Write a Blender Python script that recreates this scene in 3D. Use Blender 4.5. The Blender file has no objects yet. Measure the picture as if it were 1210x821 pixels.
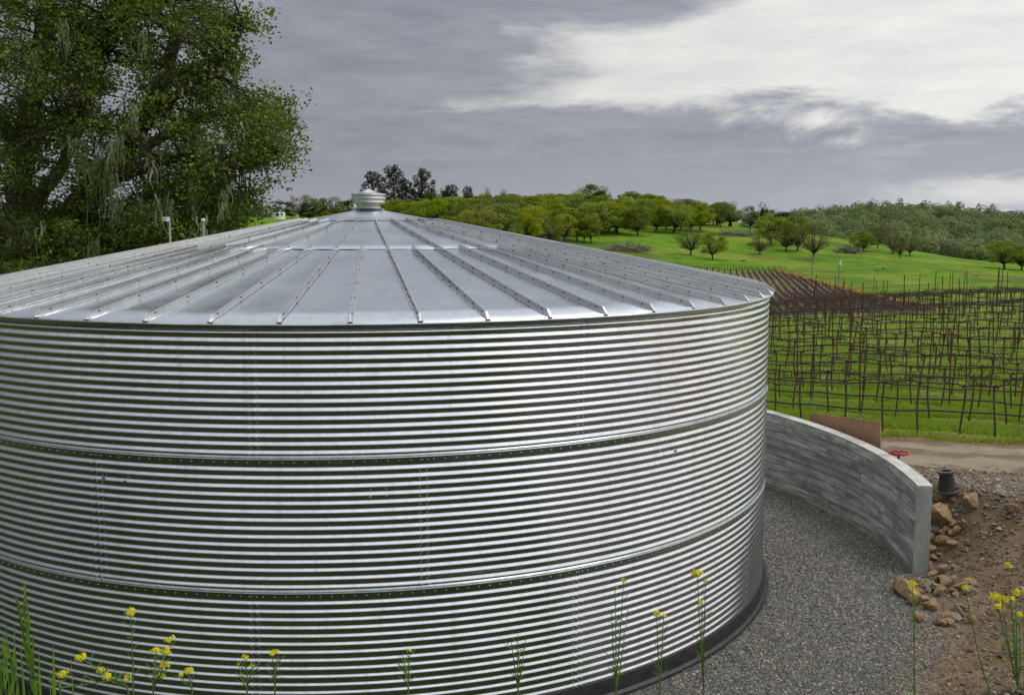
import bpy, bmesh, math, random
import numpy as np
from mathutils import Vector, Matrix

rng = np.random.default_rng(7)
random.seed(7)
R_ = math.radians
scene = bpy.context.scene
col = scene.collection

# ------------------------------------------------------------------ camera
FPX, PITCH, CAMZ = 1206.0, 0.12013, 4.12          # focal length in pixels of a 1210 px wide picture
cam_d = bpy.data.cameras.new('camera')
cam = bpy.data.objects.new('camera', cam_d); col.objects.link(cam)
cam.location = (0, 0, CAMZ); cam.rotation_euler = (math.pi / 2 - PITCH, 0, 0)
cam_d.sensor_width = 36.0; cam_d.lens = 36.0 * FPX / 1210.0
cam_d.clip_start = 0.05; cam_d.clip_end = 6000
scene.camera = cam

# ------------------------------------------------------------------ world / sky
SUN_EL, SUN_AZ = R_(60), R_(96)                    # azimuth measured from +Y (view direction) towards +X
world = bpy.data.worlds.new('World'); scene.world = world; world.use_nodes = True
wt = world.node_tree; wt.nodes.clear()

class NT:
    """small helper to write node graphs"""
    def __init__(s, tree): s.t = tree
    def n(s, typ, **kw):
        nd = s.t.nodes.new(typ)
        for k, v in kw.items(): setattr(nd, k, v)
        return nd
    def put(s, sock, v):
        if isinstance(v, bpy.types.NodeSocket): s.t.links.new(v, sock)
        elif v is not None: sock.default_value = v
    def m(s, op, a, b=None, c=None, clamp=False):
        nd = s.n('ShaderNodeMath', operation=op, use_clamp=clamp)
        s.put(nd.inputs[0], a); s.put(nd.inputs[1], b); s.put(nd.inputs[2], c)
        return nd.outputs[0]
    def ss(s, x, a, b):                            # smoothstep
        nd = s.n('ShaderNodeMapRange', interpolation_type='SMOOTHSTEP')
        s.put(nd.inputs[0], x); s.put(nd.inputs[1], a); s.put(nd.inputs[2], b)
        nd.inputs[3].default_value = 0; nd.inputs[4].default_value = 1
        return nd.outputs[0]
    def mr(s, x, a, b, c, d):
        nd = s.n('ShaderNodeMapRange')
        s.put(nd.inputs[0], x); s.put(nd.inputs[1], a); s.put(nd.inputs[2], b); s.put(nd.inputs[3], c); s.put(nd.inputs[4], d)
        return nd.outputs[0]
    def mix(s, f, a, b, blend='MIX'):
        nd = s.n('ShaderNodeMix', data_type='RGBA', blend_type=blend)
        s.put(nd.inputs[0], f); s.put(nd.inputs[6], rgba(a)); s.put(nd.inputs[7], rgba(b))
        return nd.outputs[2]
    def noise(s, vec, scale, detail=4, rough=.55, lac=2.0, dist=0.0):
        nd = s.n('ShaderNodeTexNoise')
        s.put(nd.inputs['Vector'], vec); s.put(nd.inputs['Scale'], scale)
        nd.inputs['Detail'].default_value = detail; nd.inputs['Roughness'].default_value = rough
        nd.inputs['Lacunarity'].default_value = lac; nd.inputs['Distortion'].default_value = dist
        return nd.outputs[0]
    def mapv(s, vec, scale=(1, 1, 1), loc=(0, 0, 0), rot=(0, 0, 0)):
        nd = s.n('ShaderNodeMapping'); s.put(nd.inputs[0], vec)
        nd.inputs['Scale'].default_value = scale; nd.inputs['Location'].default_value = loc; nd.inputs['Rotation'].default_value = rot
        return nd.outputs[0]
def rgba(c):
    if isinstance(c, (tuple, list)) and len(c) == 3: return (*c, 1.0)
    return c

W = NT(wt)
tc = W.n('ShaderNodeTexCoord').outputs['Generated']
sep = W.n('ShaderNodeSeparateXYZ'); W.put(sep.inputs[0], tc)
dx, dy, dz = sep.outputs
# cloud noise: stretched along the horizon
n1 = W.noise(W.mapv(tc, (2.4, 2.4, 9.0), (3.1, 0.4, 1.7)), 2.0, 10, .62, dist=.35)
n2 = W.noise(W.mapv(tc, (2.0, 2.0, 7.0), (8.3, 2.2, 5.1)), 1.6, 9, .60, dist=.25)
n3 = W.noise(W.mapv(tc, (3.0, 3.0, 16.0), (1.3, 7.2, 2.0)), 3.2, 10, .66)
n1c = W.m('SUBTRACT', n1, .5); n2c = W.m('SUBTRACT', n2, .5); n3c = W.m('SUBTRACT', n3, .5)
# upper edge of the low grey bank
t_low = W.ss(W.m('ADD', W.m('SUBTRACT', dz, W.m('MULTIPLY_ADD', dx, -.008, .094)), W.m('MULTIPLY', n1c, .18)), -.010, .020)
# heavier cloud to the upper left, its edge rising to the right
edge = W.m('MULTIPLY_ADD', dx, .40, .152)
t_left = W.ss(W.m('ADD', W.m('SUBTRACT', edge, dz), W.m('MULTIPLY', n2c, .25)), -.024, .030)
t_high = W.ss(W.m('MULTIPLY_ADD', n2c, .4, dz), .24, .72)          # thinner cloud overhead
# small bright gap low on the right
t_gap = W.m('MULTIPLY', W.ss(W.m('MULTIPLY_ADD', n1c, .35, dx), .28, .46),
            W.m('MULTIPLY', W.ss(W.m('MULTIPLY_ADD', n1c, .10, dz), .002, .016), W.ss(W.m('MULTIPLY_ADD', n3c, -.08, W.m('MULTIPLY', dz, -1)), -.048, -.030)))
t = W.m('MULTIPLY', t_low, W.m('MAXIMUM', t_left, t_high))
t = W.m('MAXIMUM', t, W.m('MULTIPLY', t_gap, .8))
darkc = W.mix(W.ss(W.m('MULTIPLY_ADD', n3c, .10, dz), -.01, .075), (.345, .368, .425), (.248, .262, .305))
darkc = W.mix(W.m('MULTIPLY_ADD', n3, 2.0, -.65, clamp=True), darkc, (.40, .415, .455))
brightc = W.mix(W.m('MULTIPLY_ADD', n3, 2.0, -.60, clamp=True), (.62, .625, .625), (.80, .79, .745))
highc = W.mix(W.m('MULTIPLY_ADD', n1, 2.4, -.7, clamp=True), (.70, .73, .79), (1.20, 1.22, 1.26))
brightc = W.mix(t_high, brightc, highc)
cloud = W.mix(t, darkc, brightc)
side = W.m('MULTIPLY_ADD', dx, .42, 1.0)             # brighter towards the hidden sun
cloud = W.mix(1.0, cloud, W.n('ShaderNodeCombineColor').outputs[0], 'MULTIPLY')
cc = [n for n in wt.nodes if n.bl_idname == 'ShaderNodeCombineColor'][-1]
for i in range(3): wt.links.new(side, cc.inputs[i])
cloud10 = W.mix(1.0, cloud, (10.0, 10.0, 10.0), 'MULTIPLY')
sky = W.n('ShaderNodeTexSky', sky_type='NISHITA', sun_disc=False)
sky.sun_elevation = SUN_EL; sky.sun_rotation = SUN_AZ; sky.dust_density = 2.0
skymix = W.mix(.96, sky.outputs[0], cloud10)
bg = W.n('ShaderNodeBackground'); W.put(bg.inputs[0], skymix); bg.inputs[1].default_value = 0.1
out = W.n('ShaderNodeOutputWorld'); wt.links.new(bg.outputs[0], out.inputs[0])

# ------------------------------------------------------------------ sun behind cloud
sd = bpy.data.lights.new('sun', 'SUN'); sd.energy = 1.15; sd.angle = R_(30); sd.color = (1.0, .95, .87)
so = bpy.data.objects.new('sun', sd); col.objects.link(so)
sdir = Vector((math.sin(SUN_AZ) * math.cos(SUN_EL), math.cos(SUN_AZ) * math.cos(SUN_EL), math.sin(SUN_EL)))
so.rotation_euler = (-sdir).to_track_quat('-Z', 'Y').to_euler(); so.location = sdir * 300

vs = scene.view_settings
vs.view_transform = 'Standard'; vs.look = 'None'; vs.gamma = 1.0; vs.exposure = 0.05; vs.use_curve_mapping = False
scene.render.engine = 'CYCLES'
scene.cycles.use_denoising = True; scene.cycles.denoiser = 'OPENIMAGEDENOISE'; scene.cycles.denoising_input_passes = 'RGB_ALBEDO_NORMAL'; scene.cycles.denoising_prefilter = 'ACCURATE'
scene.cycles.max_bounces = 5; scene.cycles.diffuse_bounces = 2; scene.cycles.glossy_bounces = 3; scene.cycles.transparent_max_bounces = 6

# ------------------------------------------------------------------ pixel -> place helpers (photo pixels, 1210 x 821)
CP, SP = math.cos(PITCH), math.sin(PITCH)
def ray(px, py):
    x = (px - 605) / FPX; u = -(py - 410.5) / FPX
    return np.array((x, CP + u * SP, -SP + u * CP))
def at_Y(px, py, Y):
    d = ray(px, py); k = Y / d[1]
    return Vector((d[0] * k, Y, CAMZ + d[2] * k))
def at_z(px, py, z):
    d = ray(px, py); k = (z - CAMZ) / d[2]
    return Vector((d[0] * k, d[1] * k, z))
def slope(py):
    d = ray(605, py); return d[2] / d[1]

# ------------------------------------------------------------------ terrain height
TC = np.array((-1.746, 12.57)); TR = 4.77            # tank centre and radius
RING = 16 * 2.667 * .0254                            # one ring of sheets
TZ0 = 0.12; EAVE = TZ0 + 3 * RING                     # 3.37
WALL_R0, WALL_R1 = 6.55, 6.72                        # retaining wall
WALL_A0 = R_(-8.0)                                   # its near end, seen from the tank centre
ROWA = R_(22); ROWS, ROWC = math.sin(ROWA), math.cos(ROWA)
V0, VSTEP, NROW = 18.6, 1.55, 20
VEND = V0 + VSTEP * (NROW - 1) + 1.0
def sstep(x, a, b):
    t = np.clip((x - a) / (b - a), 0, 1); return t * t * (3 - 2 * t)

_cols = {
 -900: [(60, .8), (120, 'p272'), (200, 'p262'), (400, 'p258'), (700, 'p262'), (1000, 'p258'), (1600, 'p264')],
 250: [(60, .8), (120, 'p274'), (200, 'p257'), (260, 'p252'), (400, 'p254'), (1000, 'p258'), (1600, 'p264')],
 400: [(60, .6), (120, 'p278'), (200, 'p260'), (300, 'p249'), (400, 'p248'), (1000, 'p258'), (1600, 'p264')],
 500: [(60, 0.), (120, 'p300'), (200, 'p278'), (320, 'p254'), (420, 'p247'), (600, 'p250'), (1000, 'p258'), (1600, 'p264')],
 640: [(60, -1.), (110, -6.5), (250, 'p305'), (330, 'p283'), (430, 'p254'), (600, 'p256'), (1000, 'p260'), (1600, 'p264')],
 800: [(60, -2.), (110, -7.), (250, 'p320'), (300, 'p305'), (380, 'p277'), (440, 'p258'), (600, 'p264'), (1000, 'p262'), (1600, 'p266')],
 900: [(60, -2.), (110, -7.), (250, 'p324'), (320, 'p300'), (400, 'p272'), (440, 'p268'), (600, 'p290'), (1000, 'p264'), (1600, 'p268')],
 960: [(60, -2.), (110, -7.), (240, 'p329'), (320, 'p303'), (400, 'p276'), (430, 'p275'), (600, 'p300'), (1000, 'p256'), (1600, 'p268')],
 1040: [(60, -2.), (110, -7.), (230, 'p333'), (310, 'p308'), (380, 'p288'), (410, 'p288'), (600, 'p302'), (1000, 'p246'), (1600, 'p268')],
 1100: [(60, -2.), (110, -7.), (220, 'p338'), (300, 'p314'), (360, 'p301'), (390, 'p301'), (600, 'p305'), (1000, 'p248'), (1600, 'p268')],
 1210: [(60, -2.), (110, -7.), (200, 'p344'), (270, 'p330'), (330, 'p319'), (360, 'p319'), (600, 'p312'), (1000, 'p262'), (1600, 'p272')],
 1700: [(60, -2.), (110, -7.), (200, 'p346'), (330, 'p334'), (600, 'p312'), (1000, 'p280'), (1600, 'p285')],
}
_px = np.array(sorted(_cols)); _Yg = np.exp(np.linspace(math.log(50), math.log(1600), 260))
_tab = []
for c in _px:
    ys = [a for a, b in _cols[c]]; zs = [CAMZ + a * slope(float(b[1:])) if isinstance(b, str) else b for a, b in _cols[c]]
    _tab.append(np.interp(_Yg, ys, zs))
_tab = np.array(_tab)
_pxf = np.linspace(-900, 1700, 131)
_tabf = np.array([np.interp(_pxf, _px, _tab[:, j]) for j in range(len(_Yg))]).T
def _smooth(a, axis, s):
    k = np.exp(-.5 * (np.arange(-3 * s, 3 * s + 1) / s) ** 2); k /= k.sum()
    pad = [(0, 0), (0, 0)]; pad[axis] = (3 * s, 3 * s)
    ap = np.pad(a, pad, mode='edge')
    return np.apply_along_axis(lambda v: np.convolve(v, k, 'valid'), axis, ap)
_tabf = _smooth(_smooth(_tabf, 1, 4), 0, 2)
def z_far(X, Y):
    Yc = np.maximum(Y, 1.0)
    p = np.clip(605 + FPX * X / np.maximum(Yc, 30), -900, 1699.9)
    fi = (p + 900) / 2600 * 130; i = np.clip(fi.astype(int), 0, 129); fx = fi - i
    ly = (np.log(np.clip(Yc, 50, 1599)) - math.log(50)) / (math.log(1600) - math.log(50)) * 259
    j = np.clip(ly.astype(int), 0, 258); fy = ly - j
    return ((_tabf[i, j] * (1 - fx) + _tabf[i + 1, j] * fx) * (1 - fy) + (_tabf[i, j + 1] * (1 - fx) + _tabf[i + 1, j + 1] * fx) * fy)
def wob(X, Y, s, k=0.):
    return (np.sin(X / s + k) * np.cos(Y / s * 1.13 + 2 * k) + .5 * np.sin(X / s * 2.3 + Y / s * 1.7 + k * 3)) / 1.5
def z_out(X, Y):
    z = np.interp(Y, [-60, 1.0, 3.2, 6, 9.5, 11, 13, 17, 20], [2.9, 2.46, 2.2, 1.75, 1.15, .9, .80, .54, .5])
    v = X * ROWS + Y * ROWC
    VC = 36.0                                          # beyond this row the vineyard rolls over the crown of its knoll
    f = np.where(v > VC, VC / np.maximum(v, 1), 1.0)
    Xk, Yk = X * f, Y * f
    z = z + sstep(Yk, 18, 34) * (.42 + .09 * np.clip(Xk - 12.3, -14, 30))
    z = np.where(v > VC, CAMZ + (z - CAMZ) / f + .022 * np.clip(v - VC, 0, 14), z)
    return z, v
def ground(X, Y):
    X = np.asarray(X, float); Y = np.asarray(Y, float)
    zo, v = z_out(X, Y)
    zf = z_far(X, Y)
    w = sstep(v, VEND, VEND + 48)
    zo = zo * (1 - w) + zf * w
    rx, ry = X - TC[0], Y - TC[1]
    r = np.hypot(rx, ry); a = np.arctan2(ry, rx)
    rel = np.degrees(a - WALL_A0)
    soft = 1.75 - 1.71 * sstep(np.where(rel > 180, rel - 360, rel), -1.0, 15.0)
    rel2 = np.degrees(np.mod(a - WALL_A0, 2 * np.pi))
    soft = np.where(rel2 > 165, 2.2, soft)
    r0 = np.where(rel2 > 165, 6.4, np.where(soft < 1.0, 6.63, 6.58))
    m = sstep(r, r0, r0 + soft)
    front = sstep(-(ry), .2, 3.0)                      # the bank below the camera is longer and steeper
    mf = sstep(r, 6.6, 11.3)
    m = m * (1 - front) + np.minimum(m, mf) * front
    rough = wob(X, Y, .55, 1.) * .035 + wob(X, Y, .21, 4.) * .014
    zz = zo * m + rough * sstep(r, 7.0, 8.0) * (1 - sstep(r, 40, 60)) + .006 * wob(X, Y, .3, 2.)
    return zz + sstep(r, 90, 200) * wob(X, Y, 23., 2.) * .5
def gz(x, y): return float(ground(np.array([x]), np.array([y]))[0])
_Ym = np.concatenate([np.linspace(2, 60, 500), np.exp(np.linspace(math.log(60), math.log(1500), 900))])
def hit(px, py):
    d = ray(px, py); X = d[0] / d[1] * _Ym; Z = CAMZ + d[2] / d[1] * _Ym
    b = np.where(Z < ground(X, _Ym))[0]
    if not len(b): return None
    i = b[0]; return Vector((X[i], _Ym[i], float(ground(X[i:i + 1], _Ym[i:i + 1])[0])))
def pix(x, y, z):
    zz = z - CAMZ; d = y * CP - zz * SP; u = y * SP + zz * CP
    return 605 + x / d * FPX, 410.5 - u / d * FPX

# ------------------------------------------------------------------ object helpers
def tag(o, label=None, cat=None, group=None, kind=None):
    if label: o['label'] = label
    if cat: o['category'] = cat
    if group: o['group'] = group
    if kind: o['kind'] = kind
    return o
def empty(name, loc=(0, 0, 0), rz=0, label=None, cat=None, group=None):
    o = bpy.data.objects.new(name, None); col.objects.link(o)
    o.location = loc; o.rotation_euler = (0, 0, rz); o.empty_display_size = .1
    return tag(o, label, cat, group)
def mesh(name, V, F, mat=None, smooth=False):
    me = bpy.data.meshes.new(name)
    V = np.asarray(V, np.float32); F = np.asarray(F, np.int32)
    k = F.shape[1]
    me.vertices.add(len(V)); me.vertices.foreach_set('co', V.ravel())
    me.loops.add(F.size); me.loops.foreach_set('vertex_index', F.ravel())
    me.polygons.add(len(F)); me.polygons.foreach_set('loop_start', np.arange(0, F.size, k, dtype=np.int32))
    me.polygons.foreach_set('loop_total', np.full(len(F), k, np.int32))
    me.polygons.foreach_set('use_smooth', np.full(len(F), smooth, bool))
    me.update(calc_edges=True)
    if mat: me.materials.append(mat)
    return me
def obj(name, me, parent=None, loc=None):
    o = bpy.data.objects.new(name, me); col.objects.link(o)
    if parent: o.parent = parent
    if loc is not None: o.location = loc
    return o
class MB:
    """collects quads (triangles are stored as degenerate-free quads through ngons lists)"""
    def __init__(s): s.v = []; s.f = []
    def add(s, V, F):
        b = len(s.v); s.v += [tuple(p) for p in V]; s.f += [tuple(i + b for i in f) for f in F]
    def box(s, c, d, M=None):
        V = [Vector(((i & 1) - .5, ((i >> 1) & 1) - .5, ((i >> 2) & 1) - .5)) for i in range(8)]
        V = [Vector((p.x * d[0], p.y * d[1], p.z * d[2])) for p in V]
        if M is not None: V = [M @ p for p in V]
        V = [p + Vector(c) for p in V]
        s.add(V, [(0, 2, 3, 1), (4, 5, 7, 6), (0, 1, 5, 4), (2, 6, 7, 3), (0, 4, 6, 2), (1, 3, 7, 5)])
    def tube(s, P, r, k=6, caps=True):
        P = [Vector(p) for p in P]; n = len(P)
        if not hasattr(r, '__len__'): r = [r] * n
        V = []; ref = Vector((0, 0, 1))
        for i, p in enumerate(P):
            tdir = (P[min(i + 1, n - 1)] - P[max(i - 1, 0)])
            if tdir.length < 1e-9: tdir = Vector((0, 0, 1))
            tdir.normalize()
            if i == 0:
                ref = Vector((1, 0, 0)) if abs(tdir.z) > .8 else Vector((0, 0, 1))
            u = ref - tdir * ref.dot(tdir)
            if u.length < 1e-4: u = tdir.orthogonal()
            u.normalize(); w = tdir.cross(u); ref = u
            for j in range(k):
                a = 2 * math.pi * j / k
                V.append(p + (u * math.cos(a) + w * math.sin(a)) * r[i])
        F = [(i * k + j, i * k + (j + 1) % k, (i + 1) * k + (j + 1) % k, (i + 1) * k + j) for i in range(n - 1) for j in range(k)]
        if caps: F += [tuple(range(k - 1, -1, -1)), tuple((n - 1) * k + j for j in range(k))]
        s.add(V, F)
    def lathe(s, prof, k=32, c=(0, 0, 0), close=False):
        n = len(prof); V = []
        for (r, z) in prof:
            for j in range(k):
                a = 2 * math.pi * j / k; V.append((c[0] + r * math.cos(a), c[1] + r * math.sin(a), c[2] + z))
        F = []
        for i in range(n if close else n - 1):
            i2 = (i + 1) % n
            F += [(i * k + j, i * k + (j + 1) % k, i2 * k + (j + 1) % k, i2 * k + j) for j in range(k)]
        s.add(V, F)
    def build(s, name, mat, parent=None, smooth=True, angle=40):
        me = bpy.data.meshes.new(name); me.from_pydata(s.v, [], s.f); me.update()
        me.materials.append(mat)
        if smooth:
            me.polygons.foreach_set('use_smooth', np.ones(len(me.polygons), bool))
            if angle: me.set_sharp_from_angle(angle=R_(angle))
        return obj(name, me, parent)
def copy_tree(o, parent=None):
    c = o.copy(); col.objects.link(c); c.parent = parent
    for ch in list(o.children): copy_tree(ch, c)
    return c

# ------------------------------------------------------------------ materials
def newmat(name):
    m = bpy.data.materials.new(name); m.use_nodes = True
    t = m.node_tree; t.nodes.clear(); N = NT(t)
    b = N.n('ShaderNodeBsdfPrincipled'); o = N.n('ShaderNodeOutputMaterial'); t.links.new(b.outputs[0], o.inputs[0])
    return m, N, b, o
def bump(N, b, h, strength, dist):
    nd = N.n('ShaderNodeBump'); nd.inputs['Strength'].default_value = strength; nd.inputs['Distance'].default_value = dist
    N.put(nd.inputs['Height'], h); N.put(b.inputs['Normal'], nd.outputs[0])
def objco(N): return N.n('ShaderNodeTexCoord').outputs['Object']
def simple(name, c1, c2, rough=.8, scale=8, metallic=0, bumpd=0, bs=60, spec=.5):
    m, N, b, o = newmat(name)
    co = objco(N); n = N.noise(co, scale, 5, .6)
    N.put(b.inputs['Base Color'], N.mix(N.ss(n, .3, .7), c1, c2))
    b.inputs['Roughness'].default_value = rough; b.inputs['Metallic'].default_value = metallic
    b.inputs['Specular IOR Level'].default_value = spec
    if bumpd: bump(N, b, N.noise(co, bs, 4, .6), .8, bumpd)
    return m
def leafmat(name, c1, c2, c3=None, trans=.3, rough=.55, objvar=.0, spec=.35):
    m, N, b, o = newmat(name)
    g = N.n('ShaderNodeNewGeometry'); rnd = g.outputs['Random Per Island']
    c = N.mix(rnd, c1, c2)
    if c3: c = N.mix(N.ss(rnd, .86, .9), c, c3)
    if objvar:
        oi = N.n('ShaderNodeObjectInfo')
        hs = N.n('ShaderNodeHueSaturation'); N.put(hs.inputs['Color'], c)
        N.put(hs.inputs['Hue'], N.mr(oi.outputs['Random'], 0, 1, .5 - objvar * .12, .5 + objvar * .12))
        r2 = N.m('FRACT', N.m('MULTIPLY', oi.outputs['Random'], 7.31))
        N.put(hs.inputs['Value'], N.mr(r2, 0, 1, 1 - objvar * .8, 1 + objvar * .8))
        r3 = N.m('FRACT', N.m('MULTIPLY', oi.outputs['Random'], 17.7))
        N.put(hs.inputs['Saturation'], N.mr(r3, 0, 1, 1 - objvar * .7, 1 + objvar * .3))
        c = hs.outputs[0]
    N.put(b.inputs['Base Color'], c); b.inputs['Roughness'].default_value = rough; b.inputs['Specular IOR Level'].default_value = spec
    tr = N.n('ShaderNodeBsdfTranslucent'); N.put(tr.inputs[0], c)
    mx = N.n('ShaderNodeMixShader'); mx.inputs[0].default_value = trans
    N.t.links.new(b.outputs[0], mx.inputs[1]); N.t.links.new(tr.outputs[0], mx.inputs[2]); N.t.links.new(mx.outputs[0], o.inputs[0])
    return m

# galvanised steel: fine spangle, faint streaks and smudges
def galv(name, base, r0, r1, streak=(1, 1, 1), bd=.0006, bscale=3.0, runs=0.0, run_scale=(7, 7, .35)):
    m, N, b, o = newmat(name)
    co = objco(N)
    vor = N.n('ShaderNodeTexVoronoi'); N.put(vor.inputs['Vector'], co); vor.inputs['Scale'].default_value = 38
    big = N.noise(N.mapv(co, streak), 1.7, 6, .6)
    dirt = N.noise(N.mapv(co, (3, 3, 3)), 2.3, 8, .68)
    run = N.noise(N.mapv(co, run_scale), 2.0, 7, .65)
    c = N.mix(N.ss(vor.outputs['Color'], .1, .9), tuple(x * .90 for x in base), base)
    c = N.mix(N.m('MULTIPLY', N.ss(dirt, .50, .74), .42), c, tuple(x * .62 for x in base))
    c = N.mix(N.m('MULTIPLY', N.ss(run, .48, .72), runs), c, (base[0] * .50, base[1] * .50, base[2] * .46))
    N.put(b.inputs['Base Color'], c); b.inputs['Metallic'].default_value = 1.0
    rg = N.mr(N.m('ADD', N.m('MULTIPLY', big, .7), N.m('MULTIPLY', dirt, .3)), .3, .7, r0, r1)
    N.put(b.inputs['Roughness'], N.m('ADD', rg, N.m('MULTIPLY', N.ss(run, .45, .75), .10 * (runs > 0))))
    bump(N, b, N.noise(N.mapv(co, streak), bscale, 4, .55), .5, bd)
    return m
M_wall = galv('galvanised_wall', (.775, .785, .815), .12, .22, (1, 1, .3), .0022, 5, .32)
M_roof = galv('galvanised_roof', (.56, .60, .645), .17, .38, (1, 1, 1), .014, 1.3, .35, (2.2, 2.2, 2.2))
M_rib = galv('galvanised_rib', (.72, .73, .73), .16, .28, (1, 1, 1), .001, 6)
M_bolt = galv('bolt_steel', (.36, .37, .37), .35, .5)
M_band = galv('joint_steel', (.58, .64, .61), .22, .36)
M_rubber = simple('black_mastic', (.012, .012, .013), (.03, .03, .032), .55, 12)
M_blackpipe = simple('black_coated_iron', (.014, .014, .015), (.035, .033, .03), .55, 14, 0, .002, 40)
M_pipecut = simple('dull_flange_face', (.05, .05, .05), (.11, .105, .10), .6, 20)
M_red = simple('red_paint', (.30, .006, .018), (.42, .012, .03), .38, 10)
M_bark = simple('oak_bark', (.030, .024, .019), (.075, .062, .050), .9, 9, 0, .02, 14)
M_barkfar = simple('far_bark', (.035, .028, .022), (.08, .068, .055), .9, 3)
M_vine = simple('vine_bark', (.050, .029, .021), (.135, .085, .062), .9, 22, 0, .006, 60)
M_hose = simple('drip_hose_black', (.012, .012, .014), (.03, .03, .034), .5, 5)
M_wire = simple('trellis_wire', (.05, .045, .04), (.09, .08, .07), .7, 30)
M_rock = simple('sandstone', (.20, .115, .045), (.40, .29, .155), .9, 9, 0, .01, 30)
M_rock2 = simple('grey_stone', (.17, .14, .10), (.33, .28, .21), .9, 9, 0, .01, 30)
M_rust = simple('rusted_post_paint', (.085, .018, .016), (.14, .032, .026), .7, 12)
M_postpale = simple('weathered_post_foot', (.22, .17, .12), (.36, .31, .25), .8, 20)
M_pole = simple('pale_painted_steel', (.33, .37, .36), (.43, .46, .45), .45, 8)
M_white = simple('white_housing', (.70, .72, .74), (.80, .81, .82), .4, 6)
M_dark = simple('dark_lens', (.02, .02, .025), (.03, .03, .035), .2, 6)
M_orange = simple('orange_tape', (.75, .11, .02), (.85, .17, .03), .6, 20)

# concrete with board marks: cold grey, damp stains and pale laitance running along the boards
def concrete(name, a, b2, rz=.9, vary=.55, iso=False):
    m, N, b, o = newmat(name); co = objco(N); oi = N.n('ShaderNodeObjectInfo')
    sp = N.n('ShaderNodeSeparateXYZ'); N.put(sp.inputs[0], co)
    arc = N.m('MULTIPLY', N.m('ARCTAN2', sp.outputs[1], sp.outputs[0]), 6.6)
    cv = N.n('ShaderNodeCombineXYZ'); N.put(cv.inputs[0], arc); N.put(cv.inputs[2], sp.outputs[2]); N.put(cv.inputs[1], N.m('MULTIPLY', oi.outputs['Random'], 40))
    n = N.noise(N.mapv(cv.outputs[0], (1.0, 1, 13)), 1.5, 8, .7)
    st = N.noise(N.mapv(cv.outputs[0], (.9, 1, 1.6)), 2.6, 6, .65)
    if iso: n = N.noise(co, 3.5, 7, .65); st = N.noise(N.mapv(co, (1, 1, .6)), 2.2, 6, .65)
    n2 = N.noise(co, 30, 5, .7)
    c = N.mix(N.ss(n, .36, .62), a, b2)
    c = N.mix(N.m('MULTIPLY', N.ss(st, .46, .66), .6), c, tuple(x * .5 for x in a))
    c = N.mix(N.m('MULTIPLY', N.ss(oi.outputs['Random'], .35, .95), vary), c, tuple(x * .62 for x in a))
    c = N.mix(N.m('MULTIPLY', N.ss(n2, .60, .78), .25), c, tuple(x * .4 for x in a))
    N.put(b.inputs['Base Color'], c); b.inputs['Roughness'].default_value = rz; b.inputs['Specular IOR Level'].default_value = .25
    bump(N, b, N.m('ADD', n, N.m('MULTIPLY', n2, .3)), .8, .010)
    return m
M_conc = concrete('board_formed_concrete', (.27, .285, .255), (.62, .635, .58))
M_conctop = concrete('trowelled_concrete', (.46, .45, .42), (.60, .585, .545), .9, 0, True)
M_concend = concrete('form_end_concrete', (.30, .315, .295), (.44, .455, .43), .9, 0, True)

# oriented strand board
def osb():
    m, N, b, o = newmat('strand_board'); co = objco(N)
    v = N.n('ShaderNodeTexVoronoi'); N.put(v.inputs['Vector'], N.mapv(co, (26, 26, 90), rot=(0, .5, 0))); v.inputs['Scale'].default_value = 1.0
    n = N.noise(co, 9, 4, .6)
    c = N.mix(N.ss(v.outputs['Color'], .0, 1.), (.24, .125, .062), (.50, .32, .185)); c = N.mix(N.m('MULTIPLY', n, .4), c, (.30, .165, .09))
    N.put(b.inputs['Base Color'], c); b.inputs['Roughness'].default_value = .8; bump(N, b, v.outputs['Distance'], .4, .003)
    return m
M_osb = osb()

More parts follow.
